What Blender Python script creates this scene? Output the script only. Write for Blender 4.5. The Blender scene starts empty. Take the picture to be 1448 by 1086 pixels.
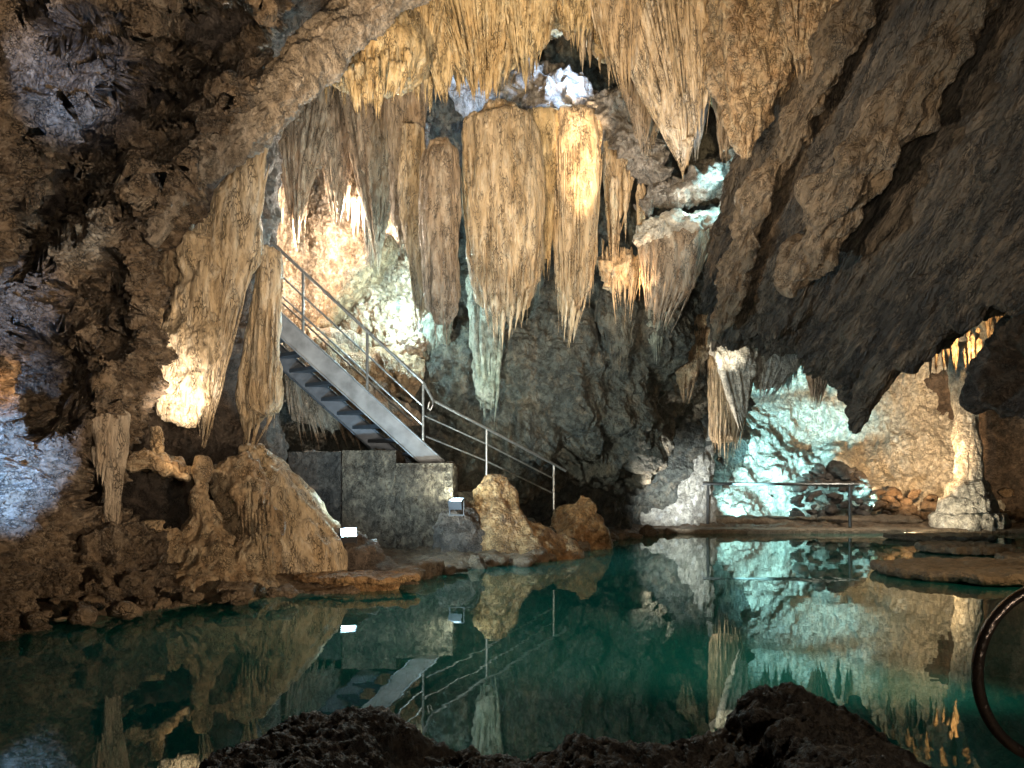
import bpy, math, random
import numpy as np
from mathutils import Vector, Matrix

random.seed(5)
RNG = np.random.default_rng(11)
SC = bpy.context.scene
COL = SC.collection

# ------------------------------------------------------------------ camera model
F, CX, HY, CH = 1046.0, 724.0, 680.0, 1.12


def P(px, py, d):
    return np.array([(px - CX) / F * d, d, CH + (HY - py) / F * d])


def ground(px, py, z=0.0):
    d = (CH - z) * F / (py - HY)
    return P(px, py, d)


# ------------------------------------------------------------------ noise
_perm = RNG.permutation(256)
_perm = np.concatenate([_perm, _perm, _perm])
_g = RNG.normal(size=(256, 3))
_g /= np.linalg.norm(_g, axis=1)[:, None]
_jit = RNG.random((256, 3))


def _hash(ix, iy, iz):
    return _perm[_perm[_perm[ix & 255] + (iy & 255)] + (iz & 255)]


def perlin(p):
    i = np.floor(p).astype(np.int64)
    f = p - i
    u = f * f * f * (f * (f * 6 - 15) + 10)
    out = np.zeros(len(p))
    for dx in (0, 1):
        wx = u[:, 0] if dx else 1 - u[:, 0]
        for dy in (0, 1):
            wy = u[:, 1] if dy else 1 - u[:, 1]
            for dz in (0, 1):
                wz = u[:, 2] if dz else 1 - u[:, 2]
                g = _g[_hash(i[:, 0] + dx, i[:, 1] + dy, i[:, 2] + dz)]
                d = f - np.array([dx, dy, dz])
                out += wx * wy * wz * np.einsum('ij,ij->i', g, d)
    return out * 1.6


def fbm(p, octv=4, gain=0.5):
    a, s, out = 1.0, 1.0, np.zeros(len(p))
    for k in range(octv):
        out += a * perlin(p * s + 17.3 * k)
        a *= gain
        s *= 2.03
    return out


def ridged(p, octv=4, gain=0.5):
    a, s, out = 1.0, 1.0, np.zeros(len(p))
    for k in range(octv):
        out += a * (1 - 2 * np.abs(perlin(p * s + 9.1 * k)))
        a *= gain
        s *= 2.1
    return out


def worley(p):
    i = np.floor(p).astype(np.int64)
    f1 = np.full(len(p), 9.0)
    f2 = np.full(len(p), 9.0)
    for dx in (-1, 0, 1):
        for dy in (-1, 0, 1):
            for dz in (-1, 0, 1):
                c = i + np.array([dx, dy, dz])
                q = c + _jit[_hash(c[:, 0], c[:, 1], c[:, 2])]
                d = np.linalg.norm(q - p, axis=1)
                m = d < f1
                f2 = np.where(m, f1, np.minimum(f2, d))
                f1 = np.where(m, d, f1)
    return f1, f2


def disp_of(p, terms):
    """terms: (kind, amplitude, cell size in metres, stretch, direction)"""
    out = np.zeros(len(p))
    for t in terms:
        kind, amp, size = t[:3]
        st = t[3] if len(t) > 3 else 1.0
        d = np.array(t[4] if len(t) > 4 else (0, 0, 1.0), float)
        d /= np.linalg.norm(d)
        q = p + 0.0
        if st != 1.0:
            q = q - (1 - 1 / st) * (q @ d)[:, None] * d
        q = q / size
        if kind in ('cell', 'edge', 'shard', 'web'):
            w = 0.28
            qq = q * 1.3
            q = q + w * np.stack([perlin(qq), perlin(qq + 31.7), perlin(qq + 77.1)], 1)
        if kind == 'fbm':
            out += amp * fbm(q, 5)
        elif kind == 'ridge':
            out += amp * ridged(q, 4)
        elif kind == 'cell':
            f1, f2 = worley(q)
            out += amp * (0.55 - f1)
        elif kind == 'edge':
            f1, f2 = worley(q)
            out += amp * (np.minimum(f2 - f1, 0.35) / 0.35 - 0.6)
        elif kind == 'web':
            f1, f2 = worley(q)
            out += amp * (np.exp(-((f2 - f1) / .22) ** 2) - .35)
        elif kind == 'shard':
            f1, f2 = worley(q)
            out += amp * (f2 - 0.9)
    return out


# ------------------------------------------------------------------ splines
def cr(a, n):
    """Catmull-Rom resample of array a (m, k) to n samples"""
    a = np.asarray(a, float)
    m = len(a)
    t = np.linspace(0, m - 1, n)
    i = np.minimum(t.astype(int), m - 2)
    f = (t - i)[:, None]
    e = np.concatenate([[2 * a[0] - a[1]], a, [2 * a[-1] - a[-2]]])
    p0, p1, p2, p3 = e[i], e[i + 1], e[i + 2], e[i + 3]
    return 0.5 * (2 * p1 + (p2 - p0) * f + (2 * p0 - 5 * p1 + 4 * p2 - p3) * f ** 2 + (3 * p1 - p0 - 3 * p2 + p3) * f ** 3)


def cr2(c, nr, nc):
    c = np.asarray(c, float)
    R, C, K = c.shape
    a = cr(c.reshape(R, C * K), nr).reshape(nr, C, K)
    b = cr(a.transpose(1, 0, 2).reshape(C, nr * K), nc).reshape(nc, nr, K)
    return b.transpose(1, 0, 2)


# ------------------------------------------------------------------ mesh helpers
def link(name, V, Q, m, parent=None, smooth=True):
    """V (n,3), Q list of index arrays (k,3 or 4) -> one mesh object"""
    me = bpy.data.meshes.new(name)
    if not isinstance(Q, (list, tuple)):
        Q = [Q]
    Q = [np.asarray(q, np.int32) for q in Q if len(q)]
    loops = np.concatenate([q.ravel() for q in Q])
    tot = np.concatenate([np.full(len(q), q.shape[1], np.int32) for q in Q])
    st = np.concatenate([[0], np.cumsum(tot)[:-1]]).astype(np.int32)
    V = np.asarray(V, float)
    o = bpy.data.objects.new(name, me)
    if parent is not None:
        o.parent = parent
        V = V - np.array(parent.location)
    me.vertices.add(len(V))
    me.vertices.foreach_set('co', V.astype(np.float32).ravel())
    me.loops.add(len(loops))
    me.loops.foreach_set('vertex_index', loops)
    me.polygons.add(len(tot))
    me.polygons.foreach_set('loop_start', st)
    me.polygons.foreach_set('loop_total', tot)
    me.polygons.foreach_set('use_smooth', np.full(len(tot), smooth))
    me.update(calc_edges=True)
    me.validate()
    if m:
        me.materials.append(m)
    COL.objects.link(o)
    return o


def empty(name, loc):
    o = bpy.data.objects.new(name, None)
    o.location = tuple(loc)
    o.empty_display_size = 0.2
    COL.objects.link(o)
    return o


def tag(o, label, cat, group=None):
    o['label'] = label
    o['category'] = cat
    if group:
        o['group'] = group
    return o


def struct(o, kind='structure'):
    o['kind'] = kind
    return o


class MB:
    """collects pieces into one mesh"""

    def __init__(s):
        s.V, s.Q, s.n = [], [], 0

    def add(s, V, Q):
        V = np.asarray(V, float).reshape(-1, 3)
        for q in (Q if isinstance(Q, list) else [Q]):
            s.Q.append(np.atleast_2d(np.asarray(q, np.int32)) + s.n)
        s.V.append(V)
        s.n += len(V)

    def box(s, c, d, ax=None):
        """centre c, full size d, ax 3x3 rows = local axes"""
        ax = np.eye(3) if ax is None else np.asarray(ax, float)
        k = np.array([[x, y, z] for x in (-.5, .5) for y in (-.5, .5) for z in (-.5, .5)]) * np.asarray(d)
        V = np.asarray(c) + k @ ax
        s.add(V, [[0, 1, 3, 2], [4, 6, 7, 5], [0, 4, 5, 1], [2, 3, 7, 6], [0, 2, 6, 4], [1, 5, 7, 3]])

    def tube(s, pts, r, n=10, cap=True):
        V, Q = tube_geo(pts, r, n, cap)
        s.add(V, Q)

    def build(s, name, m, parent=None, smooth=False):
        by = {}
        for q in s.Q:
            by.setdefault(q.shape[1], []).append(q)
        return link(name, np.concatenate(s.V), [np.concatenate(v) for v in by.values()], m, parent, smooth)


def gridq(nr, nc, wrap=False):
    r = np.arange(nr - 1)[:, None]
    cmax = nc if wrap else nc - 1
    c = np.arange(cmax)[None, :]
    c2 = (c + 1) % nc
    a = r * nc + c
    b = r * nc + c2
    d = (r + 1) * nc + c2
    e = (r + 1) * nc + c
    return np.stack(np.broadcast_arrays(a, b, d, e), -1).reshape(-1, 4)


def grid_normals(G, wrap=False):
    if wrap:
        dc = np.roll(G, -1, 1) - np.roll(G, 1, 1)
    else:
        dc = np.gradient(G, axis=1)
    dr = np.gradient(G, axis=0)
    n = np.cross(dc, dr)
    n /= np.linalg.norm(n, axis=2)[..., None] + 1e-9
    return n


def tube_geo(pts, r, n=10, cap=True):
    pts = np.asarray(pts, float)
    m = len(pts)
    r = np.broadcast_to(np.asarray(r, float), (m,))
    t = np.gradient(pts, axis=0)
    t /= np.linalg.norm(t, axis=1)[:, None]
    up = np.array([0, 0, 1.0]) if abs(t[0, 2]) < 0.9 else np.array([0, 1.0, 0])
    a = np.cross(t, up)
    a /= np.linalg.norm(a, axis=1)[:, None] + 1e-9
    for k in range(1, m):
        v = a[k - 1] - (a[k - 1] @ t[k]) * t[k]
        a[k] = v / (np.linalg.norm(v) + 1e-9)
    b = np.cross(t, a)
    th = np.linspace(0, 2 * np.pi, n, endpoint=False)
    V = pts[:, None] + r[:, None, None] * (np.cos(th)[None, :, None] * a[:, None] + np.sin(th)[None, :, None] * b[:, None])
    Q = [gridq(m, n, True)]
    V = V.reshape(-1, 3)
    if cap:
        k = len(V)
        V = np.concatenate([V, pts[:1], pts[-1:]])
        i = np.arange(n)
        j = (i + 1) % n
        Q.append(np.stack([np.full(n, k), j, i], 1))
        Q.append(np.stack([np.full(n, k + 1), (m - 1) * n + i, (m - 1) * n + j], 1))
    return V, Q


def patch_geo(ctrl, nr, nc, terms, pits=()):
    """ctrl rows of (px, py, D) -> displaced sheet facing the camera"""
    g = cr2(np.asarray(ctrl, float), nr, nc)
    px, py, d = g[..., 0], g[..., 1], g[..., 2].copy()
    for (x, y, rx, ry, dep) in pits:
        k = ((px - x) / rx) ** 2 + ((py - y) / ry) ** 2
        wob = 1 + 0.5 * perlin(np.stack([px.ravel() / 22, py.ravel() / 22, np.full(px.size, x * .1)], 1)).reshape(px.shape)
        d += dep * np.clip(1.35 - k * wob * 1.0, 0, 1) ** 0.7
    G = np.stack([(px - CX) / F * d, d, CH + (HY - py) / F * d], -1)
    n = grid_normals(G)
    base = np.stack([(px - CX) / F * g[..., 2], g[..., 2], CH + (HY - py) / F * g[..., 2]], -1)
    nb = grid_normals(base)
    toc = np.array([0, 0, CH]) - G
    s = np.sign(np.einsum('ijk,ijk->ij', nb, np.array([0, 0, CH]) - base).mean())
    n = n * 0.5 * s + nb * s * 0.5
    n /= np.linalg.norm(n, axis=2)[..., None] + 1e-9
    h = disp_of(G.reshape(-1, 3), terms).reshape(nr, nc)
    G = G + n * h[..., None]
    q = gridq(nr, nc)
    if s < 0:
        q = q[:, ::-1]
    return G.reshape(-1, 3), q


def patch(name, ctrl, nr, nc, terms, m, pits=(), kind='structure'):
    V, Q = patch_geo(ctrl, nr, nc, terms, pits)
    return struct(link(name, V, Q, m), kind)


def loft_geo(path, rad, nr, nc, terms, vertical=True, ymul=None, capfrac=0.0):
    """closed elliptical sections along a path. rad (k,2): half width in X and in depth"""
    pr = cr(np.concatenate([np.asarray(path, float), np.asarray(rad, float)], 1), nr)
    pts, R = pr[:, :3], np.maximum(pr[:, 3:], 0.004)
    th = np.linspace(0, 2 * np.pi, nc, endpoint=False)
    if vertical:
        a = np.tile([1.0, 0, 0], (nr, 1))
        b = np.tile([0, 1.0, 0], (nr, 1))
    else:
        t = np.gradient(pts, axis=0)
        t /= np.linalg.norm(t, axis=1)[:, None]
        b = np.tile([0, 1.0, 0], (nr, 1))
        b = b - np.einsum('ij,ij->i', b, t)[:, None] * t
        b /= np.linalg.norm(b, axis=1)[:, None]
        a = np.cross(b, t)
    G = pts[:, None] + (R[:, 0, None] * np.cos(th))[..., None] * a[:, None] + (R[:, 1, None] * np.sin(th))[..., None] * b[:, None]
    n = grid_normals(G, True)
    out = G - pts[:, None]
    s = np.sign(np.einsum('ijk,ijk->ij', n, out).mean())
    n = n * s
    h = disp_of(G.reshape(-1, 3), terms).reshape(nr, nc)
    lim = np.minimum(R.min(1), 9)[:, None]
    h = np.clip(h, -0.6 * lim, 0.9 * lim)
    G = G + n * h[..., None]
    q = gridq(nr, nc, True)
    V = G.reshape(-1, 3)
    k = len(V)
    V = np.concatenate([V, G[:1].mean(1), G[-1:].mean(1)])
    i = np.arange(nc)
    j = (i + 1) % nc
    caps = [np.stack([np.full(nc, k), j, i], 1), np.stack([np.full(nc, k + 1), (nr - 1) * nc + i, (nr - 1) * nc + j], 1)]
    if s < 0:
        q = q[:, ::-1]
        caps = [c[:, ::-1] for c in caps]
    return V, [q] + caps


def rows_geo(rows, D, th, terms, nr=None, nc=72, dlean=0.0, round_top=True):
    """rows (py, x left, x right): a body of horizontal slices; th = depth / half width"""
    rows = [tuple(r) for r in rows]
    if round_top:
        ya, a, b = rows[0]
        m_, h_ = (a + b) / 2, (b - a) / 2
        k = min(h_ * .55, 16)
        rows = [(ya - k, m_ - h_ * .12, m_ + h_ * .12), (ya - k * .85, m_ - h_ * .5, m_ + h_ * .5), (ya - k * .5, m_ - h_ * .82, m_ + h_ * .82)] + rows
    rows = np.asarray(rows, float)
    y, xl, xr = rows.T
    tt = np.linspace(0, 1, len(rows))
    d = D + dlean * tt
    hw = (xr - xl) / 2 * d / F
    path = np.stack([((xl + xr) / 2 - CX) / F * d, d, CH + (HY - y) / F * d], 1)
    dep = np.minimum(hw * th, 1.2)
    rad = np.stack([hw, dep], 1)
    nr = nr or int(abs(y[-1] - y[0]) * 0.6) + 12
    # resample by arc length in y
    return loft_geo(path, rad, nr, nc, terms)


def strands_geo(items, nrings=26, ns=9, wob=0.02):
    """items: (top point, bottom point, r0, power) -> many tapering stalactites in one mesh"""
    V, Q = [], []
    off = 0
    t = np.linspace(0, 1, nrings)
    th = np.linspace(0, 2 * np.pi, ns, endpoint=False)
    q0 = gridq(nrings, ns, True)
    for (a, b, r0, pw) in items:
        a = np.asarray(a, float)
        b = np.asarray(b, float)
        L = np.linalg.norm(b - a)
        ph = RNG.random() * 50
        w = wob * np.stack([perlin(np.stack([t * L * 2.2 + ph, t * 0, t * 0 + k * 7.7], 1)) for k in (0, 1)], 1) * (t ** 0.5)[:, None]
        c = a + (b - a) * t[:, None]
        c[:, :2] += w
        bump = 1 + 0.22 * perlin(np.stack([t * L * 6 + ph, t * 0 + 3.1, t * 0], 1)) + 0.10 * perlin(np.stack([t * L * 17 + ph, t * 0 + 8.1, t * 0], 1))
        r = r0 * np.maximum(1 - t ** pw, 0.02) * bump
        r = r * np.minimum(1, (t + .015) / .11) ** .6
        r[-1] = 0.002
        rr = r[:, None] * (1 + 0.12 * np.sin(th * 3 + ph)[None, :])
        v = np.stack([c[:, None, 0] + rr * np.cos(th), c[:, None, 1] + rr * np.sin(th), np.broadcast_to(c[:, None, 2], rr.shape)], -1).reshape(-1, 3)
        hh = disp_of(v, [('cell', .016, .055, 1.8), ('fbm', .010, .12)])
        rad = np.stack([np.broadcast_to(np.cos(th), rr.shape).ravel(), np.broadcast_to(np.sin(th), rr.shape).ravel(), np.zeros(rr.size)], 1)
        v = v + rad * (hh * np.clip(rr.ravel() / .03, 0, 1))[:, None]
        V.append(v)
        Q.append(q0[:, ::-1] + off)
        off += len(v)
    return np.concatenate(V), np.concatenate(Q)


# ------------------------------------------------------------------ materials
def rock(name, ca, cb, cc, size=0.6, streak=1.0, crack=0.5, csize=0.12, rough=0.55, bump=0.5, fine=0.03, spec=0.5, pale=None, sdir=None):
    """layered limestone: two-tone staining, dark crease lines painting dirt and cavity shade into the colour, grainy relief"""
    m = bpy.data.materials.new(name)
    m.use_nodes = True
    nt = m.node_tree
    N, L = nt.nodes, nt.links
    bs = N['Principled BSDF']
    geo = N.new('ShaderNodeNewGeometry')

    def mapped(s, st):
        mp = N.new('ShaderNodeMapping')
        mp.vector_type = 'TEXTURE'
        mp.inputs['Scale'].default_value = (s, s, s * st)
        if sdir:
            mp.inputs['Rotation'].default_value = sdir
        L.new(geo.outputs['Position'], mp.inputs['Vector'])
        return mp.outputs['Vector']

    def noise(vec, scale=1.0, det=6.0, rgh=0.6, dist=0.0):
        n = N.new('ShaderNodeTexNoise')
        n.inputs['Scale'].default_value = scale
        n.inputs['Detail'].default_value = det
        n.inputs['Roughness'].default_value = rgh
        n.inputs['Distortion'].default_value = dist
        L.new(vec, n.inputs['Vector'])
        return n

    def mix(a, b, f, mode='MIX'):
        x = N.new('ShaderNodeMix')
        x.data_type = 'RGBA'
        x.blend_type = mode
        for sock, v in ((x.inputs[6], a), (x.inputs[7], b)):
            if isinstance(v, tuple):
                sock.default_value = (*v, 1)
            else:
                L.new(v, sock)
        if isinstance(f, float):
            x.inputs[0].default_value = f
        else:
            L.new(f, x.inputs[0])
        return x.outputs[2]

    def ramp(v, lo, hi):
        r = N.new('ShaderNodeMapRange')
        r.inputs[1].default_value = lo
        r.inputs[2].default_value = hi
        L.new(v, r.inputs[0])
        return r.outputs[0]

    v1 = mapped(size, streak)
    n1 = noise(v1, 1.0, 5, 0.6, 0.4)
    n2 = noise(v1, 3.7, 6, 0.65, 0.6)
    v2 = mapped(csize, max(1.0, streak * 0.8))
    nd = noise(v2, 1.2, 3, 0.5)
    vm = N.new('ShaderNodeVectorMath')
    vm.operation = 'MULTIPLY_ADD'
    L.new(nd.outputs['Color'], vm.inputs[0])
    vm.inputs[1].default_value = (0.9, 0.9, 0.9)
    L.new(v2, vm.inputs[2])
    vo = N.new('ShaderNodeTexVoronoi')
    vo.feature = 'DISTANCE_TO_EDGE'
    L.new(vm.outputs[0], vo.inputs['Vector'])
    v3 = N.new('ShaderNodeTexVoronoi')
    v3.feature = 'F1'
    v3.inputs['Scale'].default_value = 2.3
    L.new(vm.outputs[0], v3.inputs['Vector'])
    nf = noise(mapped(fine, max(1.0, streak * 0.35)), 1.0, 4, 0.7)
    c = mix(ca, cb, ramp(n1.outputs['Fac'], 0.36, 0.62))
    c = mix(c, cc, ramp(n2.outputs['Fac'], 0.50, 0.72))
    if pale:
        n4 = noise(v1, 2.1, 3, 0.5)
        c = mix(c, pale, ramp(n4.outputs['Fac'], 0.60, 0.70))
    vc = N.new('ShaderNodeMapRange')
    vc.inputs[1].default_value = 0.0
    vc.inputs[2].default_value = 1.0
    vc.inputs[3].default_value = 0.72
    vc.inputs[4].default_value = 1.18
    L.new(v3.outputs['Color'], vc.inputs[0])
    hv = N.new('ShaderNodeHueSaturation')
    L.new(c, hv.inputs['Color'])
    L.new(vc.outputs[0], hv.inputs['Value'])
    # crease darkening painted in as dirt and occlusion shade, broken up by noise
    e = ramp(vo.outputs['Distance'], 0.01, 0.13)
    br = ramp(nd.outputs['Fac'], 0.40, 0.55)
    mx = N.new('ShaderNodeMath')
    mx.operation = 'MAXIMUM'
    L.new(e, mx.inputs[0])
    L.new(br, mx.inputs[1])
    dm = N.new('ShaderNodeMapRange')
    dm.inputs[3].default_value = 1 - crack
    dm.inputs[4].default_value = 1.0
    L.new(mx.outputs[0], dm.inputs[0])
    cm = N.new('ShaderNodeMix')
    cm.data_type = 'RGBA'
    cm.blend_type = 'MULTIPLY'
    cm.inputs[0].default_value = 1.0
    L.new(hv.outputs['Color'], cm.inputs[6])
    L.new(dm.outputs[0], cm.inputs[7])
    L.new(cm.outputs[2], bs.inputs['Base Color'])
    bs.inputs['Roughness'].default_value = rough
    rr = N.new('ShaderNodeMapRange')
    rr.inputs[3].default_value = rough - 0.18
    rr.inputs[4].default_value = min(1, rough + 0.22)
    L.new(n2.outputs['Fac'], rr.inputs[0])
    L.new(rr.outputs[0], bs.inputs['Roughness'])
    bs.inputs['Specular IOR Level'].default_value = spec
    # relief
    add = N.new('ShaderNodeMath')
    add.operation = 'MULTIPLY_ADD'
    L.new(mx.outputs[0], add.inputs[0])
    add.inputs[1].default_value = 0.5
    L.new(nf.outputs['Fac'], add.inputs[2])
    sb = N.new('ShaderNodeMath')
    sb.operation = 'MULTIPLY_ADD'
    L.new(v3.outputs['Distance'], sb.inputs[0])
    sb.inputs[1].default_value = -0.8
    L.new(add.outputs[0], sb.inputs[2])
    b1 = N.new('ShaderNodeBump')
    b1.inputs['Strength'].default_value = bump
    b1.inputs['Distance'].default_value = csize * 0.45
    L.new(sb.outputs[0], b1.inputs['Height'])
    L.new(b1.outputs['Normal'], bs.inputs['Normal'])
    return m


def plain(name, col, rough=0.5, metal=0.0, emit=None, es=0.0, nscale=None, var=0.2):
    m = bpy.data.materials.new(name)
    m.use_nodes = True
    nt = m.node_tree
    b = nt.nodes['Principled BSDF']
    b.inputs['Base Color'].default_value = (*col, 1)
    b.inputs['Roughness'].default_value = rough
    b.inputs['Metallic'].default_value = metal
    if emit:
        b.inputs['Emission Color'].default_value = (*emit, 1)
        b.inputs['Emission Strength'].default_value = es
    if nscale:
        g = nt.nodes.new('ShaderNodeNewGeometry')
        n = nt.nodes.new('ShaderNodeTexNoise')
        n.inputs['Scale'].default_value = nscale
        n.inputs['Detail'].default_value = 6
        nt.links.new(g.outputs['Position'], n.inputs['Vector'])
        mr = nt.nodes.new('ShaderNodeMapRange')
        mr.inputs[1].default_value = 0.3
        mr.inputs[2].default_value = 0.7
        mr.inputs[3].default_value = 1 - var
        mr.inputs[4].default_value = 1 + var
        nt.links.new(n.outputs['Fac'], mr.inputs[0])
        h = nt.nodes.new('ShaderNodeHueSaturation')
        h.inputs['Color'].default_value = (*col, 1)
        nt.links.new(mr.outputs[0], h.inputs['Value'])
        nt.links.new(h.outputs['Color'], b.inputs['Base Color'])
        bp = nt.nodes.new('ShaderNodeBump')
        bp.inputs['Strength'].default_value = 0.4
        bp.inputs['Distance'].default_value = 0.02
        nt.links.new(n.outputs['Fac'], bp.inputs['Height'])
        nt.links.new(bp.outputs['Normal'], b.inputs['Normal'])
    return m


M = {}
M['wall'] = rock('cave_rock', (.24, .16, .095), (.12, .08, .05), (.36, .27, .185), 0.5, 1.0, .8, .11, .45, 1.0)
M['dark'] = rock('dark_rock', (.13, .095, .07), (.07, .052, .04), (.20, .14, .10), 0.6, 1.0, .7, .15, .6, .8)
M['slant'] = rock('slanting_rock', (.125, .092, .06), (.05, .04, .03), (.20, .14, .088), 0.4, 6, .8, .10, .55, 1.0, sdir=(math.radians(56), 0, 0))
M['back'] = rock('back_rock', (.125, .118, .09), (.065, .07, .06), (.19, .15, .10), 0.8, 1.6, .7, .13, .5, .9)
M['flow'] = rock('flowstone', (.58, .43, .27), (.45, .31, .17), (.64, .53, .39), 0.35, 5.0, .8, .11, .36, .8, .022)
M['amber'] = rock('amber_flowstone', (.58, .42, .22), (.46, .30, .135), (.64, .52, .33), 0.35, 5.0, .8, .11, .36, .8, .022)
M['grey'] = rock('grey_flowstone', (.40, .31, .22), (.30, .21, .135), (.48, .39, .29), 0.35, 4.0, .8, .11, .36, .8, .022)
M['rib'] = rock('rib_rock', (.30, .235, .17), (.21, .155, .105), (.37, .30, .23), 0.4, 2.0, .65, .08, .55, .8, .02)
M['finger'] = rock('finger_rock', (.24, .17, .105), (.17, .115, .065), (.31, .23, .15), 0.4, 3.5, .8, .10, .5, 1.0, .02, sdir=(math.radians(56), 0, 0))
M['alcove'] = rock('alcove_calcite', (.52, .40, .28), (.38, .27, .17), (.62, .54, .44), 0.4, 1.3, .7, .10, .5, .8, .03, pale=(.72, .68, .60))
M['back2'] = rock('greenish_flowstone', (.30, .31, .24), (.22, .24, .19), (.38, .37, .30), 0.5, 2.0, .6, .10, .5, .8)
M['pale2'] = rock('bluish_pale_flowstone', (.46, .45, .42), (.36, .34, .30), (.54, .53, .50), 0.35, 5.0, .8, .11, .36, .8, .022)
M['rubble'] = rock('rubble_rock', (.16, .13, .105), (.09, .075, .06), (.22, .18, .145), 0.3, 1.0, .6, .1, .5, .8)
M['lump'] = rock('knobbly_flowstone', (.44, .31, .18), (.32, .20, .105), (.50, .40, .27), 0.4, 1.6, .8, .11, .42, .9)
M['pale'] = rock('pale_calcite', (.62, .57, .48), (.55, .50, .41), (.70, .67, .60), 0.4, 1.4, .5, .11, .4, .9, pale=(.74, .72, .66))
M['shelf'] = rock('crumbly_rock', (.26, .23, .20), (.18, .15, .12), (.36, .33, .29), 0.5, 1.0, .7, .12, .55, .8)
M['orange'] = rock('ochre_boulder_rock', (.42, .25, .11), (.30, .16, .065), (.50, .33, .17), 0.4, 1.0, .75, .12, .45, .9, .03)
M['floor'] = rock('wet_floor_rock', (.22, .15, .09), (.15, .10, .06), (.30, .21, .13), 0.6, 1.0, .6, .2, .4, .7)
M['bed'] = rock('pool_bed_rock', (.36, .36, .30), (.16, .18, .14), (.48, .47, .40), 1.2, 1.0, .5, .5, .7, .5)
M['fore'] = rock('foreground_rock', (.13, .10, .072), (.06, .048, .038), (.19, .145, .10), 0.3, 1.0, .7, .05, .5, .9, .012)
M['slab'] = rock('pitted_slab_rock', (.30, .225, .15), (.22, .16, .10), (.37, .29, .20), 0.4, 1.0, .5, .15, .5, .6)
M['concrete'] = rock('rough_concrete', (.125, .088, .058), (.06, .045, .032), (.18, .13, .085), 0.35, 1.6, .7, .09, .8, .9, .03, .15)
M['steel'] = plain('grey_painted_steel', (.15, .142, .135), .5, .2, nscale=5, var=.42)
M['tread'] = plain('dark_steel', (.045, .05, .058), .5, .4, nscale=8)
M['rail'] = plain('galvanised_rail', (.30, .29, .27), .35, .8, nscale=20)
M['railb'] = plain('dark_rail', (.10, .10, .095), .35, .7, nscale=20)
M['hoop'] = plain('bronze_tube', (.16, .12, .095), .22, .85, nscale=30)
M['housing'] = plain('lamp_housing', (.05, .05, .055), .5, .2)
M['lens'] = plain('lit_lens', (.9, .95, 1), .3, 0, (.55, .85, 1.0), 90.0)
M['lens_warm'] = plain('lit_warm_lens', (1, .9, .7), .3, 0, (1.0, .80, .5), 30.0)
M['crystal'] = plain('cable_black', (.02, .02, .02), .6)

FLUTE = [('cell', .10, .17, 9), ('cell', .035, .07, 7), ('fbm', .05, .5, 2)]
FLUTE_S = [('cell', .07, .12, 10), ('cell', .022, .05, 7), ('fbm', .03, .4, 2)]
LUMP = [('cell', .16, .26, 1.6), ('cell', .06, .11, 1.5), ('fbm', .05, .5)]
CRUM = [('fbm', .22, 1.1), ('web', .16, .60), ('cell', .16, .34), ('shard', .20, .21), ('edge', .06, .10), ('shard', .05, .07), ('ridge', .03, .10)]
BACK = [('fbm', .35, 1.6), ('cell', .5, .8, 1.7), ('cell', .24, .30, 2.0), ('shard', .14, .17, 2.2), ('ridge', .035, .12)]

BACK2 = [('cell', .16, .24, 2.5), ('shard', .10, .12, 2), ('fbm', .08, .4)]

# ------------------------------------------------------------------ world, camera
w = bpy.data.worlds.new('World')
SC.world = w
w.use_nodes = True
wn = w.node_tree
bg = wn.nodes['Background']
sky = wn.nodes.new('ShaderNodeTexSky')
sky.sky_type = 'NISHITA'
sky.sun_disc = False
sky.sun_elevation = math.radians(3)
wn.links.new(sky.outputs[0], bg.inputs[0])
bg.inputs[1].default_value = 0.002

cam = bpy.data.cameras.new('Camera')
co = bpy.data.objects.new('Camera', cam)
COL.objects.link(co)
co.location = (0, 0, CH)
co.rotation_euler = (math.pi / 2, 0, 0)
cam.sensor_width = 36.0
cam.lens = 36.0 * F / 1448
cam.shift_y = (HY - 543) / 1448.0
cam.clip_start = 0.05
cam.clip_end = 200
SC.camera = co
SC.view_settings.view_transform = 'Standard'
SC.view_settings.look = 'None'
SC.view_settings.exposure = 0.35
SC.cycles.use_denoising = True
SC.cycles.max_bounces = 7
SC.cycles.diffuse_bounces = 3
SC.cycles.glossy_bounces = 3
SC.cycles.transmission_bounces = 4
SC.cycles.transparent_max_bounces = 6
SC.cycles.caustics_reflective = False
SC.cycles.caustics_refractive = False
SC.cycles.sample_clamp_indirect = 4.0

# ------------------------------------------------------------------ the cave shell
def shell():
    nr, nc = 150, 260
    th = np.linspace(0, 2 * np.pi, nc, endpoint=False)
    ph = np.linspace(-0.25, math.pi / 2, nr)
    T, PH = np.meshgrid(th, ph)
    c = np.array([1.5, 9.5, 0.0])
    # squarer than an ellipsoid
    cp = np.sign(np.cos(PH)) * np.abs(np.cos(PH)) ** 0.6
    sp = np.sign(np.sin(PH)) * np.abs(np.sin(PH)) ** 0.8
    G = c + np.stack([13.0 * cp * np.cos(T), 13.5 * cp * np.sin(T), 9.6 * sp], -1)
    n = c - G
    n /= np.linalg.norm(n, axis=2)[..., None]
    h = disp_of(G.reshape(-1, 3), [('fbm', .5, 2.5), ('cell', .5, 1.1), ('cell', .2, .4)]).reshape(nr, nc)
    G = G + n * h[..., None]
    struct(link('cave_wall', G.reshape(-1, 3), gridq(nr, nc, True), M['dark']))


shell()

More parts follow.
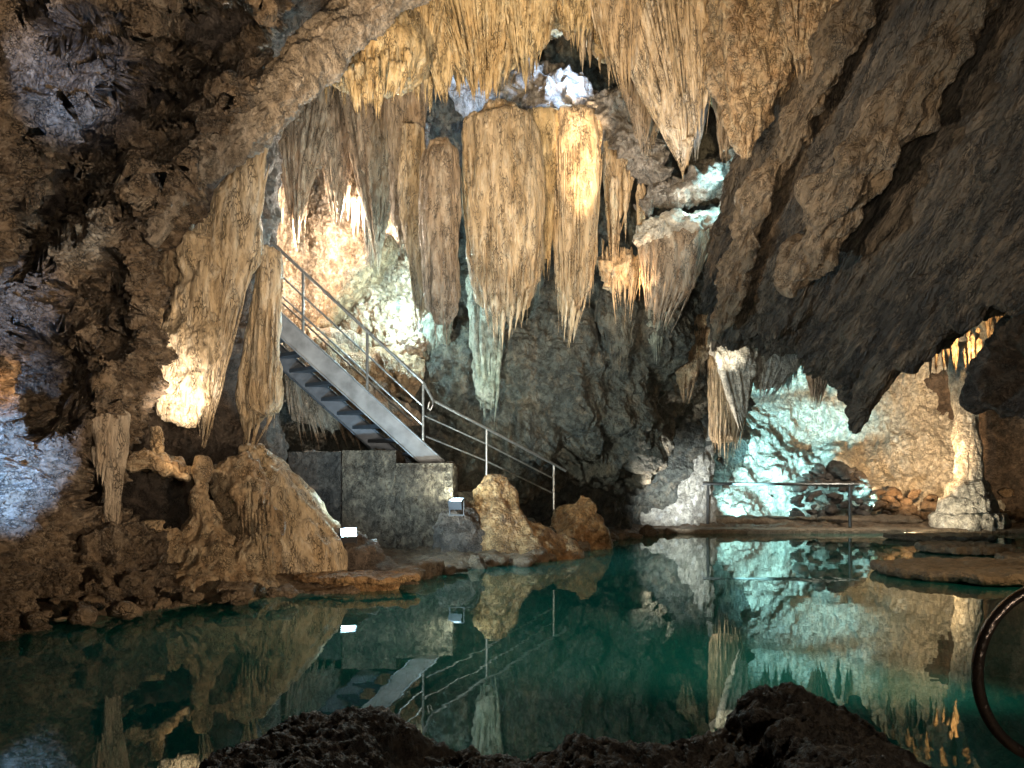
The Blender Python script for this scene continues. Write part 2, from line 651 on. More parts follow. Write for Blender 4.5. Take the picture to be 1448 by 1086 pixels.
# shoreline of the pool (world x, y at z = 0), clockwise
SH = [(-900, 1200), (-260, 930), (0, 884), (150, 872), (300, 850), (400, 842), (500, 838), (580, 818), (640, 806), (720, 797), (790, 786), (850, 769), (900, 758)]
shore = [tuple(ground(x, y)[:2]) for x, y in SH[2:]]
shore = [(-5.4, 1.5), (-5.0, 4.0)] + shore + [(3.0, 16.2), (11.5, 16.2), (11.5, 2.2), (1.95, 2.15), (1.3, 2.62), (0.3, 2.55), (-0.4, 2.6), (-1.2, 2.45), (-2.4, 1.6)]
SHP = np.array(shore)


def sdist(x, y):
    """positive outside the pool"""
    p = np.stack([x.ravel(), y.ravel()], 1)
    d = np.full(len(p), 1e9)
    ins = np.zeros(len(p), bool)
    n = len(SHP)
    for i in range(n):
        a, b = SHP[i], SHP[(i + 1) % n]
        e = b - a
        t = np.clip(((p - a) @ e) / (e @ e), 0, 1)
        d = np.minimum(d, np.linalg.norm(p - a - t[:, None] * e, axis=1))
        c = ((a[1] > p[:, 1]) != (b[1] > p[:, 1])) & (p[:, 0] < (b[0] - a[0]) * (p[:, 1] - a[1]) / (b[1] - a[1] + 1e-12) + a[0])
        ins ^= c
    return np.where(ins, -d, d).reshape(x.shape)


def floor():
    xs = np.linspace(-10, 13, 640)
    ys = np.concatenate([np.linspace(-3, 4, 110), np.linspace(4.02, 20, 420)])
    X, Y = np.meshgrid(xs, ys)
    pp = np.stack([X.ravel(), Y.ravel(), np.zeros(X.size)], 1)
    s = sdist(X, Y) + 0.18 * fbm(pp * 1.3, 4).reshape(X.shape)
    up = np.clip(s / 0.25, 0, 1)
    z = np.where(s > 0, 0.015 + 0.09 * up + 0.05 * np.clip(s, 0, 2), np.maximum(-2.2, np.where(s > -.8, s * .55, -.44 + (s + .8) * 1.5)))
    k = disp_of(pp, [('fbm', .06, .6), ('edge', .035, .30), ('cell', .03, .12)]).reshape(X.shape)
    z = z + np.where(s > 0, k * np.clip(s * 5, .25, 1), k * 1.5 - 0.02)
    # pool bed rises and falls
    z = np.where(s < -0.5, z + 0.5 * fbm(pp * 0.7 + 4, 3).reshape(X.shape) * np.clip(-s - .5, 0, 1), z)
    z = np.where(s < -0.15, np.minimum(z, -0.08), z)
    G = np.stack([X, Y, z], -1)
    o = struct(link('cave_floor', G.reshape(-1, 3), gridq(len(ys), len(xs)), M['floor']))
    o.data.materials.append(M['bed'])
    zc = z[:-1, :-1]
    o.data.polygons.foreach_set('material_index', (zc < -0.12).astype(np.int32).ravel())
    return o


floor()


def water():
    m = bpy.data.materials.new('pool_water')
    m.use_nodes = True
    nt = m.node_tree
    N, L = nt.nodes, nt.links
    for n in list(N):
        if n.type != 'OUTPUT_MATERIAL':
            N.remove(n)
    out = [n for n in N if n.type == 'OUTPUT_MATERIAL'][0]
    geo = N.new('ShaderNodeNewGeometry')
    mp = N.new('ShaderNodeMapping')
    mp.inputs['Scale'].default_value = (1.0, 1.0, 1)
    L.new(geo.outputs['Position'], mp.inputs['Vector'])
    n1 = N.new('ShaderNodeTexNoise')
    n1.inputs['Scale'].default_value = 2.2
    n1.inputs['Detail'].default_value = 3
    L.new(mp.outputs[0], n1.inputs['Vector'])
    bp = N.new('ShaderNodeBump')
    bp.inputs['Strength'].default_value = 0.06
    bp.inputs['Distance'].default_value = 0.02
    L.new(n1.outputs['Fac'], bp.inputs['Height'])
    gl = N.new('ShaderNodeBsdfGlossy')
    gl.inputs['Roughness'].default_value = 0.0
    gl.inputs['Color'].default_value = (.93, 1, .97, 1)
    L.new(bp.outputs[0], gl.inputs['Normal'])
    tr = N.new('ShaderNodeBsdfTransparent')
    tr.inputs['Color'].default_value = (.22, .62, .52, 1)
    df = N.new('ShaderNodeBsdfDiffuse')
    df.inputs['Color'].default_value = (.014, .27, .235, 1)
    m1 = N.new('ShaderNodeMixShader')
    m1.inputs[0].default_value = 0.40
    L.new(tr.outputs[0], m1.inputs[1])
    L.new(df.outputs[0], m1.inputs[2])
    fr = N.new('ShaderNodeFresnel')
    fr.inputs['IOR'].default_value = 1.5
    L.new(bp.outputs[0], fr.inputs['Normal'])
    m2 = N.new('ShaderNodeMixShader')
    L.new(fr.outputs[0], m2.inputs[0])
    L.new(m1.outputs[0], m2.inputs[1])
    L.new(gl.outputs[0], m2.inputs[2])
    L.new(m2.outputs[0], out.inputs['Surface'])
    V = [(-7, -1, 0), (12.5, -1, 0), (12.5, 17.2, 0), (-7, 17.2, 0)]
    struct(link('pool_water', np.array(V), np.array([[0, 1, 2, 3]]), m))


water()

# ------------------------------------------------------------------ walls and ceilings (terrain)
def tab(cols, rows, D):
    return [[(c, r, D[j][i]) for i, c in enumerate(cols)] for j, r in enumerate(rows)]


# wall on the near side, honeycombed with dark hollows
LW = []
edge = {-90: 400, 60: 360, 180: 320, 280: 245, 350: 215, 450: 225, 540: 200, 620: 160, 700: 135, 780: 150, 850: 190, 920: 200}
for y, xe in edge.items():
    t = (y + 90) / 1000
    LW.append([(-320, y, 3.6), (-160, y, 4.3), (0, y, 5.2), (xe * .33, y, 5.6 + .2 * t), (xe * .66, y, 6.0 + .3 * t), (xe, y, 6.6 + .4 * t), (xe + 8, y - 4, 7.4), (xe + 2, y - 8, 8.6)])
PITS = [(330, 60, 60, 50, 1.3), (215, 130, 50, 40, 1.2), (30, 20, 40, 30, .9), (160, 480, 30, 26, .8), (20, 360, 34, 40, 1.0), (150, 380, 30, 24, .7), (60, 240, 40, 40, 1.2), (190, 185, 75, 62, 1.5), (110, 235, 60, 70, 1.4), (45, 310, 48, 62, 1.6), (250, 90, 60, 70, 1.2), (90, 290, 40, 55, 1.1),
        (130, 430, 52, 32, 1.2), (70, 540, 62, 75, 1.6), (85, 420, 22, 22, .7), (120, 700, 26, 44, 1.3), (120, 40, 60, 30, .8), (20, 205, 25, 40, .7), (165, 300, 30, 34, .6), (300, 30, 60, 40, 1.0)]
patch('cave_wall_left', LW, 620, 460, CRUM, M['wall'], PITS)

# recess behind the draperies
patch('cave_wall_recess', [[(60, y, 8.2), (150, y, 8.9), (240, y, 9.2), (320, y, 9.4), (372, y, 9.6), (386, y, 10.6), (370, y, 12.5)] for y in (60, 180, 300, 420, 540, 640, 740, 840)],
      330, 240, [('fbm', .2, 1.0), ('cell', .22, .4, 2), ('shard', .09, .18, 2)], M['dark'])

# ceiling over the near side, above the rib
patch('cave_ceiling_left', [[(180, -160, 4.5), (330, -160, 5.0), (480, -160, 5.8), (640, -160, 7.5)],
                            [(220, -60, 5.6), (340, -60, 6.0), (460, -60, 6.6), (620, -60, 7.9)],
                            [(250, 20, 7.4), (330, 0, 7.6), (440, -20, 8.0), (580, -40, 8.8)],
                            [(270, 110, 8.6), (340, 80, 8.6), (430, 40, 8.8), (560, -14, 9.2)],
                            [(290, 190, 9.6), (370, 130, 9.6), (450, 60, 9.8), (560, 0, 9.8)]],
      220, 260, [('fbm', .22, 1.0), ('cell', .16, .4), ('shard', .12, .25)], M['dark'])

cols = [330, 400, 480, 560, 680, 800, 900, 985, 1050]
rows = [-100, 50, 170, 300, 400, 480, 560, 640, 690, 730, 770]
DB = [[10.5, 10.6, 10.8, 11.0, 11.2, 11.4, 11.2, 11.0, 10.8],
      [12.0, 12.2, 12.4, 12.4, 12.4, 12.3, 12.0, 12.0, 12.0],
      [13.0, 13.6, 14.0, 13.6, 13.0, 12.6, 12.4, 12.5, 12.6],
      [13.6, 14.2, 14.6, 14.2, 13.4, 13.0, 12.7, 12.7, 12.8],
      [13.5, 14.2, 14.6, 14.3, 13.4, 12.9, 12.8, 13.0, 13.2],
      [13.0, 13.5, 13.8, 13.5, 12.8, 12.6, 12.8, 13.6, 15.0],
      [12.6, 12.9, 13.0, 12.9, 12.8, 12.6, 13.2, 14.6, 17.0],
      [12.4, 12.6, 12.8, 12.9, 13.0, 12.8, 14.0, 16.4, 19.0],
      [12.3, 12.5, 12.8, 13.1, 13.6, 14.4, 15.6, 18.0, 20.0],
      [12.3, 12.5, 12.9, 13.4, 14.2, 15.2, 16.6, 19.0, 21.0],
      [12.3, 12.6, 13.0, 13.5, 14.4, 15.6, 17.0, 19.0, 21.0]]
patch('cave_wall_back', tab(cols, rows, DB), 560, 500, BACK, M['back'])

cols = [860, 960, 1050, 1150, 1250, 1350, 1450, 1560, 1700]
rows = [330, 420, 500, 560, 630, 690, 735, 765]
DG = [[16.0, 16.0, 16.4, 17, 17, 15.5, 14.6, 13.5, 12.0],
      [17.0, 17.2, 17.8, 18.3, 18, 16.6, 15.6, 14.5, 13.0],
      [17.6, 18.2, 19.0, 19.6, 18.8, 17.6, 16.8, 16, 14.5],
      [18.0, 18.7, 19.8, 20.3, 19.2, 18.4, 17.8, 17, 15.5],
      [18.0, 18.5, 19.3, 19.7, 19.0, 18.5, 18.0, 17, 15.5],
      [17.8, 18.0, 18.6, 19.0, 18.6, 18.1, 17.8, 16.8, 15.5],
      [17.6, 17.7, 18.0, 18.2, 18.0, 17.7, 17.5, 16.5, 15.2],
      [17.4, 17.4, 17.4, 17.4, 17.4, 17.2, 17.0, 16.2, 15.0]]
patch('grotto_wall', tab(cols, rows, DG), 330, 480, [('fbm', .35, 1.5), ('cell', .32, .6, 1.3), ('cell', .16, .25, 1.8), ('shard', .14, .17, 1.8), ('shard', .06, .08, 1.5), ('ridge', .02, .1)], M['pale'])

patch('cave_wall_alcove', tab([330, 400, 470, 540, 600, 640], [90, 200, 290, 380, 450, 500, 540],
      [[12.6, 13.0, 13.2, 13.0, 12.6, 13.4], [13.4, 13.8, 13.9, 13.7, 13.2, 14.2], [13.4, 13.9, 14.0, 13.7, 13.2, 14.4], [13.2, 13.5, 13.6, 13.2, 12.9, 14.4],
       [12.8, 13.1, 13.1, 12.8, 12.7, 14.4], [12.6, 12.8, 12.8, 12.7, 12.8, 14.4], [13.4, 13.6, 13.6, 13.6, 13.8, 15]]),
      300, 300, [('fbm', .2, .8), ('cell', .24, .34, 1.6), ('shard', .18, .17, 1.6), ('edge', .05, .09), ('ridge', .03, .1)], M['alcove'])

# the great slanting overhang
OV = [
    [(985, -60, 9.6), (1150, -60, 8.4), (1290, -60, 7.4), (1420, -60, 6.6), (1520, 20, 6.0), (1600, 160, 5.4), (1640, 330, 5.2), (1660, 380, 6.5)],
    [(1050, 110, 9.9), (1130, 110, 9.2), (1230, 110, 8.2), (1330, 120, 7.4), (1440, 160, 6.9), (1530, 240, 6.2), (1560, 360, 6.0), (1570, 360, 7.5)],
    [(1040, 235, 10.3), (1095, 245, 9.8), (1165, 250, 8.8), (1250, 255, 8.3), (1350, 280, 8.1), (1440, 330, 7.3), (1470, 402, 7.1), (1480, 390, 8.6)],
    [(1012, 330, 10.8), (1062, 345, 10.4), (1115, 350, 9.6), (1190, 360, 9.2), (1275, 385, 9.0), (1345, 425, 8.4), (1370, 452, 8.3), (1378, 440, 9.8)],
    [(1000, 420, 11.4), (1050, 425, 11.0), (1095, 425, 10.2), (1150, 445, 10.0), (1215, 480, 9.7), (1262, 505, 9.4), (1285, 500, 9.4), (1292, 490, 10.8)],
    [(1000, 480, 12.2), (1050, 478, 11.6), (1095, 478, 11.0), (1140, 490, 10.7), (1175, 515, 10.4), (1205, 535, 10.2), (1226, 530, 10.3), (1236, 520, 11.2)],
    [(1015, 485, 13.2), (1060, 482, 12.6), (1098, 484, 12.2), (1146, 498, 11.6), (1180, 530, 10.9), (1200, 552, 10.6), (1210, 548, 10.8), (1216, 535, 11.4)],
    [(1015, 440, 14.5), (1060, 440, 14.2), (1098, 440, 14.0), (1150, 460, 13.4), (1195, 530, 12.0), (1205, 560, 11.6), (1212, 556, 11.6), (1215, 545, 11.8)],
]
DIA = (.15, -.82, .55)
patch('overhanging_ceiling', OV, 520, 430, [('fbm', .16, 1.2, 2.5, DIA), ('cell', .34, .46, 6, DIA), ('cell', .20, .19, 7, DIA), ('shard', .12, .10, 5, DIA), ('ridge', .03, .08, 3, DIA)], M['slant'])

# right-hand rock in front of the warm grotto
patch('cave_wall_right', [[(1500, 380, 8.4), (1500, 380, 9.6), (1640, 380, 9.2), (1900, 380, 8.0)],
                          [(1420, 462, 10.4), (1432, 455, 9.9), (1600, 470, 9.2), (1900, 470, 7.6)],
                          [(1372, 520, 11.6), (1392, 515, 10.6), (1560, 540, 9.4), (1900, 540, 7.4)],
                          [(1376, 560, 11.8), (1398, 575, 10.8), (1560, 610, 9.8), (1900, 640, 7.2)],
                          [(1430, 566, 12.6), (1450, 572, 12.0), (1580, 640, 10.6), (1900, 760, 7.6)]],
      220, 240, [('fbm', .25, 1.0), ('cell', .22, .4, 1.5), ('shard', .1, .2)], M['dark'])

# curtain ceiling over the middle
CT = [[(380, -200, 7.6), (520, -200, 7.6), (680, -200, 7.6), (840, -200, 7.6), (1000, -200, 7.6), (1200, -200, 7.0)],
      [(400, -80, 8.8), (520, -80, 8.9), (680, -80, 8.9), (840, -80, 8.9), (1000, -80, 8.7), (1180, -80, 8.4)],
      [(400, 20, 9.8), (520, 20, 9.8), (680, 20, 9.8), (840, 10, 9.9), (1000, 30, 9.7), (1150, 30, 9.3)],
      [(400, 90, 10.4), (520, 80, 10.4), (670, 62, 10.2), (800, 40, 10.3), (900, 100, 10.2), (1040, 150, 10.2)],
      [(410, 120, 11.4), (520, 100, 11.2), (660, 70, 11.2), (800, 30, 11.4), (900, 100, 11.2), (1040, 160, 11.2)]]
patch('cave_ceiling', CT, 300, 520, [('fbm', .25, 1.2), ('cell', .26, .36, 4), ('cell', .10, .14, 5), ('edge', .03, .07, 3)], M['amber'])


# ------------------------------------------------------------------ hanging formations
def drapery(name, label, cat, rows, D, m, th=.7, terms=FLUTE, n=30, jag=26, rfac=1.5, spikes=5, dlean=0.0, nc=96, layers=1, group=None, slen=None, pw=2.6, top=0.02, shrink=.90, edge=0):
    """a fluted body; ribs run down its face and end in spikes of unequal length"""
    rows = [tuple(map(float, r)) for r in rows]
    y0, y1 = rows[0][0], rows[-1][0]
    Y = np.array([r[0] for r in rows])
    XL = np.array([r[1] for r in rows])
    XR = np.array([r[2] for r in rows])
    mid = P((XL[0] + XR[0]) / 2, y0, D)
    root = empty(name, mid)
    tag(root, label, cat, group)
    mb = MB()
    core = []
    for i, r in enumerate(rows):
        t = (r[0] - y0) / (y1 - y0)
        c_, h_ = (r[1] + r[2]) / 2, (r[2] - r[1]) / 2 * (shrink if n > 3 else 1)
        core.append((y0 + (r[0] - y0) * (.86 if n > 3 else 1), c_ - h_, c_ + h_))
    if n > 3:
        c_, h_ = (core[-1][1] + core[-1][2]) / 2, (core[-1][2] - core[-1][1]) / 2
        core.append((core[-1][0] + (y1 - y0) * .05, c_ - h_ * .4, c_ + h_ * .4))
    V, Q = rows_geo(core, D, th, terms, nc=nc, dlean=dlean)
    mb.add(V, Q)
    items = []
    sp = []

    def pt(u, y, off=0.0):
        yc = min(max(y, y0), y1)
        xl, xr = np.interp(yc, Y, XL), np.interp(yc, Y, XR)
        t = (yc - y0) / (y1 - y0)
        d = D + dlean * t
        hw = (xr - xl) / 2 * d / F
        dd = d - min(hw * th, 1.2) * math.sqrt(max(0, 1 - u * u)) * 0.97
        return P((xl + xr) / 2 + u * (xr - xl) / 2 * 0.94, y, dd + off)

    wmax = (XR - XL).max()
    for k in range(n):
        u = -1 + 2 * (k + .5 + random.uniform(-.35, .35)) / n
        # the rib ends where the outline has narrowed
        frac = random.uniform(.7, 1.0) if k % 3 == 0 else random.uniform(.9, 1.0)
        ys = y0 + (y1 - y0) * (random.uniform(top, top + .16) if k % 2 else random.uniform(top, .6))
        ye = y0 + (y1 - y0) * frac + (random.random() ** 2 * 1.9 - .45) * jag - edge * abs(u) ** 1.6 * random.uniform(.7, 1.2)
        if ye - ys < 25:
            ys = ye - 40
        a, b = pt(u, ys, .03), pt(u * .97, ye, 0)
        # keep ribs from leaning inward more than the outline
        r0 = wmax * .94 / n * rfac * .5 * D / F * random.uniform(.6, 1.55)
        it = (a, b, r0, random.uniform(pw * .7, pw * 1.4))
        items.append(it)
    for k in range(spikes):
        u = -0.8 + 1.6 * (k + .5 + random.uniform(-.3, .3)) / max(1, spikes)
        ye = y1 - max(edge, (y1 - y0) * .12) * u * u + random.uniform(.3, 1.0) * (slen or jag)
        ys = ye - random.uniform(45, 75)
        r0 = min(.06, max(.02, wmax * .035 * D / F)) * random.uniform(.7, 1.1)
        sp.append((pt(u * .9, ys, .02), pt(u * .85, ye, 0), r0, 1.5))
    if items:
        V, Q = strands_geo(items)
        mb.add(V, Q)
    mb.build('body', m, root, True)
    for it in sp:
        V, Q = strands_geo([it], 20, 9)
        link('spike', V, Q, m, root)
    return root


A = 'flowstone'
# ceiling clusters
drapery('stalactite_cluster', 'amber mushroom-shaped stalactite cluster with a fringe of thin spikes', 'stalactite', [(18, 505, 560), (36, 478, 590), (62, 452, 608), (92, 444, 614), (112, 450, 606), (130, 462, 592)], 8.9, M['amber'], .8, FLUTE_S, 64, 34, 1.2, 22, pw=2.4, slen=40, edge=40)
drapery('stalactite_curtain', 'broad amber stalactite curtain hanging between mushroom cluster and blue recess', 'stalactite', [(-60, 560, 790), (20, 575, 770), (70, 622, 748), (105, 632, 738), (122, 640, 728)], 9.7, M['amber'], .5, FLUTE_S, 70, 18, 1.3, 10, slen=24, edge=26)
drapery('stalactite_curtain', 'small tapering amber curtain just under the diagonal rib', 'stalactite', [(20, 420, 500), (60, 425, 470), (100, 432, 462), (118, 440, 455)], 9.5, M['amber'], .6, FLUTE_S, 18, 14, 1.4, 3)
drapery('stalactite_curtain', 'short amber curtain between the mushroom cluster and the broad curtain', 'stalactite', [(10, 575, 660), (70, 590, 650), (120, 612, 640), (140, 625, 634)], 9.6, M['amber'], .6, FLUTE_S, 16, 14, 1.4, 3)
drapery('stalactite_curtain', 'long fan-shaped stalactite curtain narrowing to one pale tip', 'stalactite', [(-60, 800, 1015), (20, 838, 1012), (90, 880, 1008), (150, 915, 1000), (200, 945, 985), (238, 958, 974)], 9.7, M['flow'], .45, FLUTE, 46, 10, 1.6, 3, slen=18)
drapery('stalactite_cluster', 'knobbly brown stalactite cone beside the overhang', 'stalactite', [(-60, 1000, 1170), (10, 998, 1140), (70, 1000, 1128), (120, 1008, 1112), (165, 1020, 1090), (200, 1036, 1072), (224, 1048, 1062)], 9.2, M['lump'], .8, LUMP + [('shard', .07, .10, 1.5)], 2, 8, .6, 2, nc=170)
drapery('stalactite_curtain', 'dark narrow curtain with separate ribs left of pale fan tip', 'stalactite', [(60, 862, 940), (110, 872, 935), (160, 885, 925), (196, 900, 915)], 10.3, M['grey'], .6, FLUTE_S, 12, 22, 1.3, 4)
drapery('stalactite_curtain', 'thin greenish-grey curtain hanging behind the knobbly cone', 'stalactite', [(100, 1005, 1050), (170, 1012, 1036), (225, 1018, 1030)], 10.2, M['grey'], .6, FLUTE_S, 8, 14, 1.3, 2)

EXTRA = [
    ([(-60, 690, 800), (20, 700, 790), (60, 712, 780), (92, 724, 768)], 9.45, M['amber'], 30, 22, 'amber curtain lapping over broad curtain on its blue side'),
    ([(-60, 770, 870), (0, 776, 862), (34, 786, 850), (52, 796, 838)], 9.6, M['amber'], 30, 18, 'short amber curtain above the blue recess'),
    ([(-60, 820, 910), (40, 838, 908), (90, 852, 902), (122, 868, 896)], 9.45, M['flow'], 26, 20, 'brown curtain overlapping fan curtain toward recess'),
    ([(-60, 930, 1030), (60, 946, 1020), (130, 956, 1012), (180, 972, 1000)], 9.4, M['flow'], 26, 24, 'brown ribbed curtain folded over front of fan curtain'),
    ([(-60, 540, 640), (10, 556, 630), (50, 572, 622), (80, 584, 612)], 9.35, M['amber'], 26, 20, 'amber curtain rising behind mushroom cluster shoulder'),
    ([(-60, 1085, 1240), (20, 1096, 1206), (64, 1108, 1180), (100, 1122, 1154)], 8.2, M['lump'], 26, 22, 'brown lumpy curtain where roof meets the overhang'),
    ([(130, 890, 950), (165, 892, 940), (200, 898, 930)], 10.6, M['grey'], 16, 26, 'grey ribbed curtain under the dark roof gap'),
    ([(110, 960, 1008), (170, 964, 1000), (214, 972, 990)], 9.95, M['pale2'], 14, 24, 'pale bluish curtain behind pointed fan tip'),
]
for r_, d_, m_, n_, j_, lab in EXTRA:
    drapery('stalactite_curtain', lab, 'stalactite', r_, d_, m_, .55, FLUTE_S, n_, j_, 1.25, 5, slen=j_ + 6, edge=j_)

# the tall columns in the middle
drapery('stalactite', 'slender brown stalactite column at edge of lit alcove', 'stalactite', [(120, 545, 605), (200, 548, 600), (280, 550, 592), (340, 556, 585), (368, 566, 577)], 11.4, M['grey'], .8, FLUTE, 14, 14, 1.4, 2)
drapery('stalactite', 'grey-brown twin-tipped stalactite with a rounded shoulder', 'stalactite', [(200, 612, 634), (208, 602, 642), (230, 594, 648), (330, 592, 652), (420, 596, 652), (465, 602, 648), (480, 606, 646)], 10.6, M['grey'], .85, FLUTE, 26, 8, 1.2, 2, slen=24, nc=110, edge=26)
drapery('stalactite', 'thin stalactite pressed against twin-tipped stalactite', 'stalactite', [(190, 566, 600), (290, 560, 604), (380, 572, 606), (430, 580, 606), (466, 588, 604)], 11.15, M['flow'], .8, FLUTE_S, 12, 14, 1.3, 1)
drapery('stalactite', 'widest fluted stalactite column with a flat rounded top', 'stalactite', [(162, 676, 738), (168, 660, 752), (182, 648, 764), (260, 648, 774), (340, 654, 776), (400, 658, 772), (440, 664, 764), (472, 674, 750)], 11.0, M['flow'], .75, FLUTE, 60, 20, 1.15, 7, slen=26, nc=150, edge=58)
drapery('stalactite_curtain', 'glowing golden stalactite curtain lit from beneath', 'stalactite', [(168, 768, 856), (200, 772, 856), (300, 780, 852), (390, 784, 848), (440, 784, 836), (474, 786, 822)], 11.3, M['flow'], .6, FLUTE, 46, 18, 1.2, 6, slen=22, nc=130, edge=34)
drapery('stalactite_curtain', 'orange stalactite curtain squeezed between widest column and golden curtain', 'stalactite', [(170, 738, 800), (260, 748, 790), (330, 758, 784), (385, 766, 776)], 11.25, M['amber'], .6, FLUTE_S, 14, 16, 1.4, 2)
drapery('stalactite_curtain', 'brown spiky curtain beside golden curtain under shelf', 'stalactite', [(190, 848, 912), (240, 850, 905), (300, 856, 888), (330, 862, 878)], 11.7, M['flow'], .5, FLUTE_S, 14, 46, 1.1, 5, slen=60)
drapery('stalactite_curtain', 'organ-pipe curtain of straight pale ribs below lamp niche', 'stalactite', [(330, 918, 1015), (352, 902, 1008), (400, 904, 992), (430, 908, 976), (452, 912, 952)], 11.4, M['grey'], .55, FLUTE_S, 34, 24, .95, 4, slen=18)
for px, ya, yb, rr, d, lab in [(904, 260, 425, .05, 11.5, 'long needle stalactite in front of golden lamp glow'), (866, 250, 380, .055, 11.4, 'needle stalactite nearest the golden curtain'), (884, 240, 345, .045, 11.5, 'short needle stalactite under rock shelf'),
                               (965, 180, 262, .06, 9.7, 'pale pointed stalactite tip below the fan curtain')]:
    V, Q = strands_geo([(P(px, ya, d), P(px + 1, yb, d), rr, 1.3), (P(px + 5, ya, d + .05), P(px + 4, yb - 60, d + .05), rr, 1.6)], 40, 12)
    tag(link('stalactite', V, Q, M['flow']), lab, 'stalactite')

drapery('stalactite_cluster', 'gnarled golden flowstone cluster around hidden lamp', 'flowstone', [(372, 840, 918), (386, 838, 920), (402, 848, 912), (412, 856, 904)], 11.95, M['flow'], .35, [('cell', .14, .12, 2), ('shard', .12, .08), ('fbm', .08, .3)], 26, 44, .8, 6, slen=30, edge=18)
for r_, d_, lab in [([(430, 836, 905), (470, 846, 900), (510, 858, 892), (520, 866, 884)], 12.55, 'dim brown curtain on back wall under golden flowstone'),
                    ([(430, 905, 960), (460, 910, 950), (490, 918, 940)], 12.9, 'dim brown curtain below organ-pipe ribs'),
                    ([(440, 560, 640), (500, 572, 640), (540, 590, 630)], 12.9, 'grey-green curtain behind stair rail on back wall')]:
    drapery('stalactite_curtain', lab, 'stalactite', r_, d_, M['back2'] if d_ > 12.7 else M['back'], .5, BACK2, 18, 24, .9, 4, slen=22, edge=14)
# alcove stalactites (in front of the lit back of the alcove)
AL = [([(110, 372, 480), (180, 376, 470), (230, 388, 452), (280, 402, 436), (318, 412, 426)], 12.5, 'broad brown stalactite over top of staircase'),
      ([(110, 470, 590), (190, 488, 580), (250, 500, 566), (310, 522, 552), (350, 532, 542)], 12.3, 'brown stalactite hanging at middle of lit alcove'),
      ([(110, 340, 420), (180, 350, 402), (240, 366, 386)], 12.2, 'dim stalactite beside great drapery top'),
      ([(120, 430, 520), (200, 446, 512), (250, 458, 496), (300, 470, 484)], 12.7, 'thin stalactite reaching into glowing alcove'),
      ([(240, 404, 440), (290, 408, 432), (330, 414, 424)], 12.9, 'stubby stalactite behind broad brown stalactite'),
      ([(230, 505, 545), (330, 512, 536), (372, 518, 528)], 12.75, 'narrow stalactite in front of white crystals')]
for r, d, lab in AL:
    drapery('stalactite', lab, 'stalactite', r, d, M['grey'], .5, FLUTE, 22, 34, 1.2, 4, slen=34)

# formations round the second grotto
drapery('stalactite_curtain', 'large brown stalactite curtain hanging before turquoise grotto', 'stalactite', [(494, 1000, 1046), (520, 998, 1066), (560, 1000, 1064), (605, 1002, 1056), (640, 1004, 1048)], 14.4, M['flow'], .6, FLUTE, 36, 18, 1.3, 6, slen=26, edge=24)
drapery('stalactite_cluster', 'pale lobed flowstone over the large brown curtain', 'stalactite', [(478, 1004, 1040), (500, 1000, 1070), (530, 1022, 1072), (552, 1036, 1062), (600, 1044, 1056)], 14.15, M['pale'], .5, LUMP, 10, 10, 1.2, 0)
drapery('stalactite_curtain', 'pale scalloped curtain fringe under overhang', 'stalactite', [(482, 1090, 1150), (500, 1066, 1148), (522, 1058, 1138), (545, 1062, 1112), (556, 1066, 1098)], 14.5, M['pale'], .5, FLUTE_S, 26, 14, 1.3, 6, slen=14)
drapery('stalactite_curtain', 'dim brown curtain with a drooping tip beside scalloped fringe', 'stalactite', [(470, 1120, 1200), (500, 1130, 1195), (530, 1140, 1175), (570, 1148, 1160)], 15.6, M['grey'], .5, FLUTE, 14, 14, 1.3, 3)
drapery('stalactite_cluster', 'tangled brown stalactite cluster between organ-pipe curtain and grotto', 'stalactite', [(440, 940, 1010), (470, 946, 1004), (505, 950, 1000), (535, 955, 990), (560, 962, 976)], 13.8, M['lump'], .6, LUMP, 16, 16, 1.2, 4, slen=22)

# great draperies by the stairs
drapery('flowstone_drapery', 'great tan drapery sweeping down to a single point in front of staircase', 'flowstone', [(180, 350, 388), (230, 332, 384), (290, 304, 376), (345, 276, 370), (395, 258, 362), (440, 250, 350), (490, 246, 334), (540, 262, 322), (585, 274, 308), (620, 281, 297), (640, 285, 289)], 7.8, M['flow'], .6, FLUTE, 26, 0, 1.3, 0, nc=140, pw=3)
drapery('flowstone_drapery', 'white-lit lobe of drapery over dark hollow', 'flowstone', [(340, 262, 300), (400, 252, 304), (450, 236, 306), (490, 220, 304), (525, 206, 300), (560, 206, 294), (588, 226, 288), (606, 250, 282)], 7.62, M['flow'], .5, [('cell', .06, .16, 4), ('shard', .08, .12, 2), ('fbm', .07, .3)], 3, 4, .6, 0, nc=130)
drapery('flowstone_drapery', 'dim brown drapery fold under lower end of rib', 'flowstone', [(320, 205, 272), (370, 212, 268), (420, 222, 262), (470, 234, 258)], 8.0, M['lump'], .6, FLUTE, 12, 10, 1.3, 0)
drapery('flowstone_drapery', 'straight drapery with a bulb at its lower end beside stairs', 'flowstone', [(362, 364, 402), (400, 356, 402), (460, 348, 397), (520, 343, 393), (560, 341, 398), (590, 340, 402), (612, 340, 396), (632, 342, 366), (648, 346, 354)], 8.3, M['flow'], .8, FLUTE, 18, 8, 1.3, 3, slen=8, nc=120)
drapery('flowstone_drapery', 'pale broken drapery edge pointing at dark hollow', 'flowstone', [(440, 185, 235), (490, 180, 222), (530, 172, 204), (570, 160, 186), (606, 150, 164)], 7.0, M['lump'], .6, FLUTE_S, 8, 4, 1.3, 0)
drapery('stalactite', 'pale ribbed column hanging over dark cave mouth by wall', 'stalactite', [(590, 144, 184), (612, 146, 184), (650, 147, 178), (690, 150, 170), (730, 149, 167), (758, 151, 165)], 6.65, M['grey'], .8, FLUTE_S, 10, 8, 1.3, 2, slen=10)
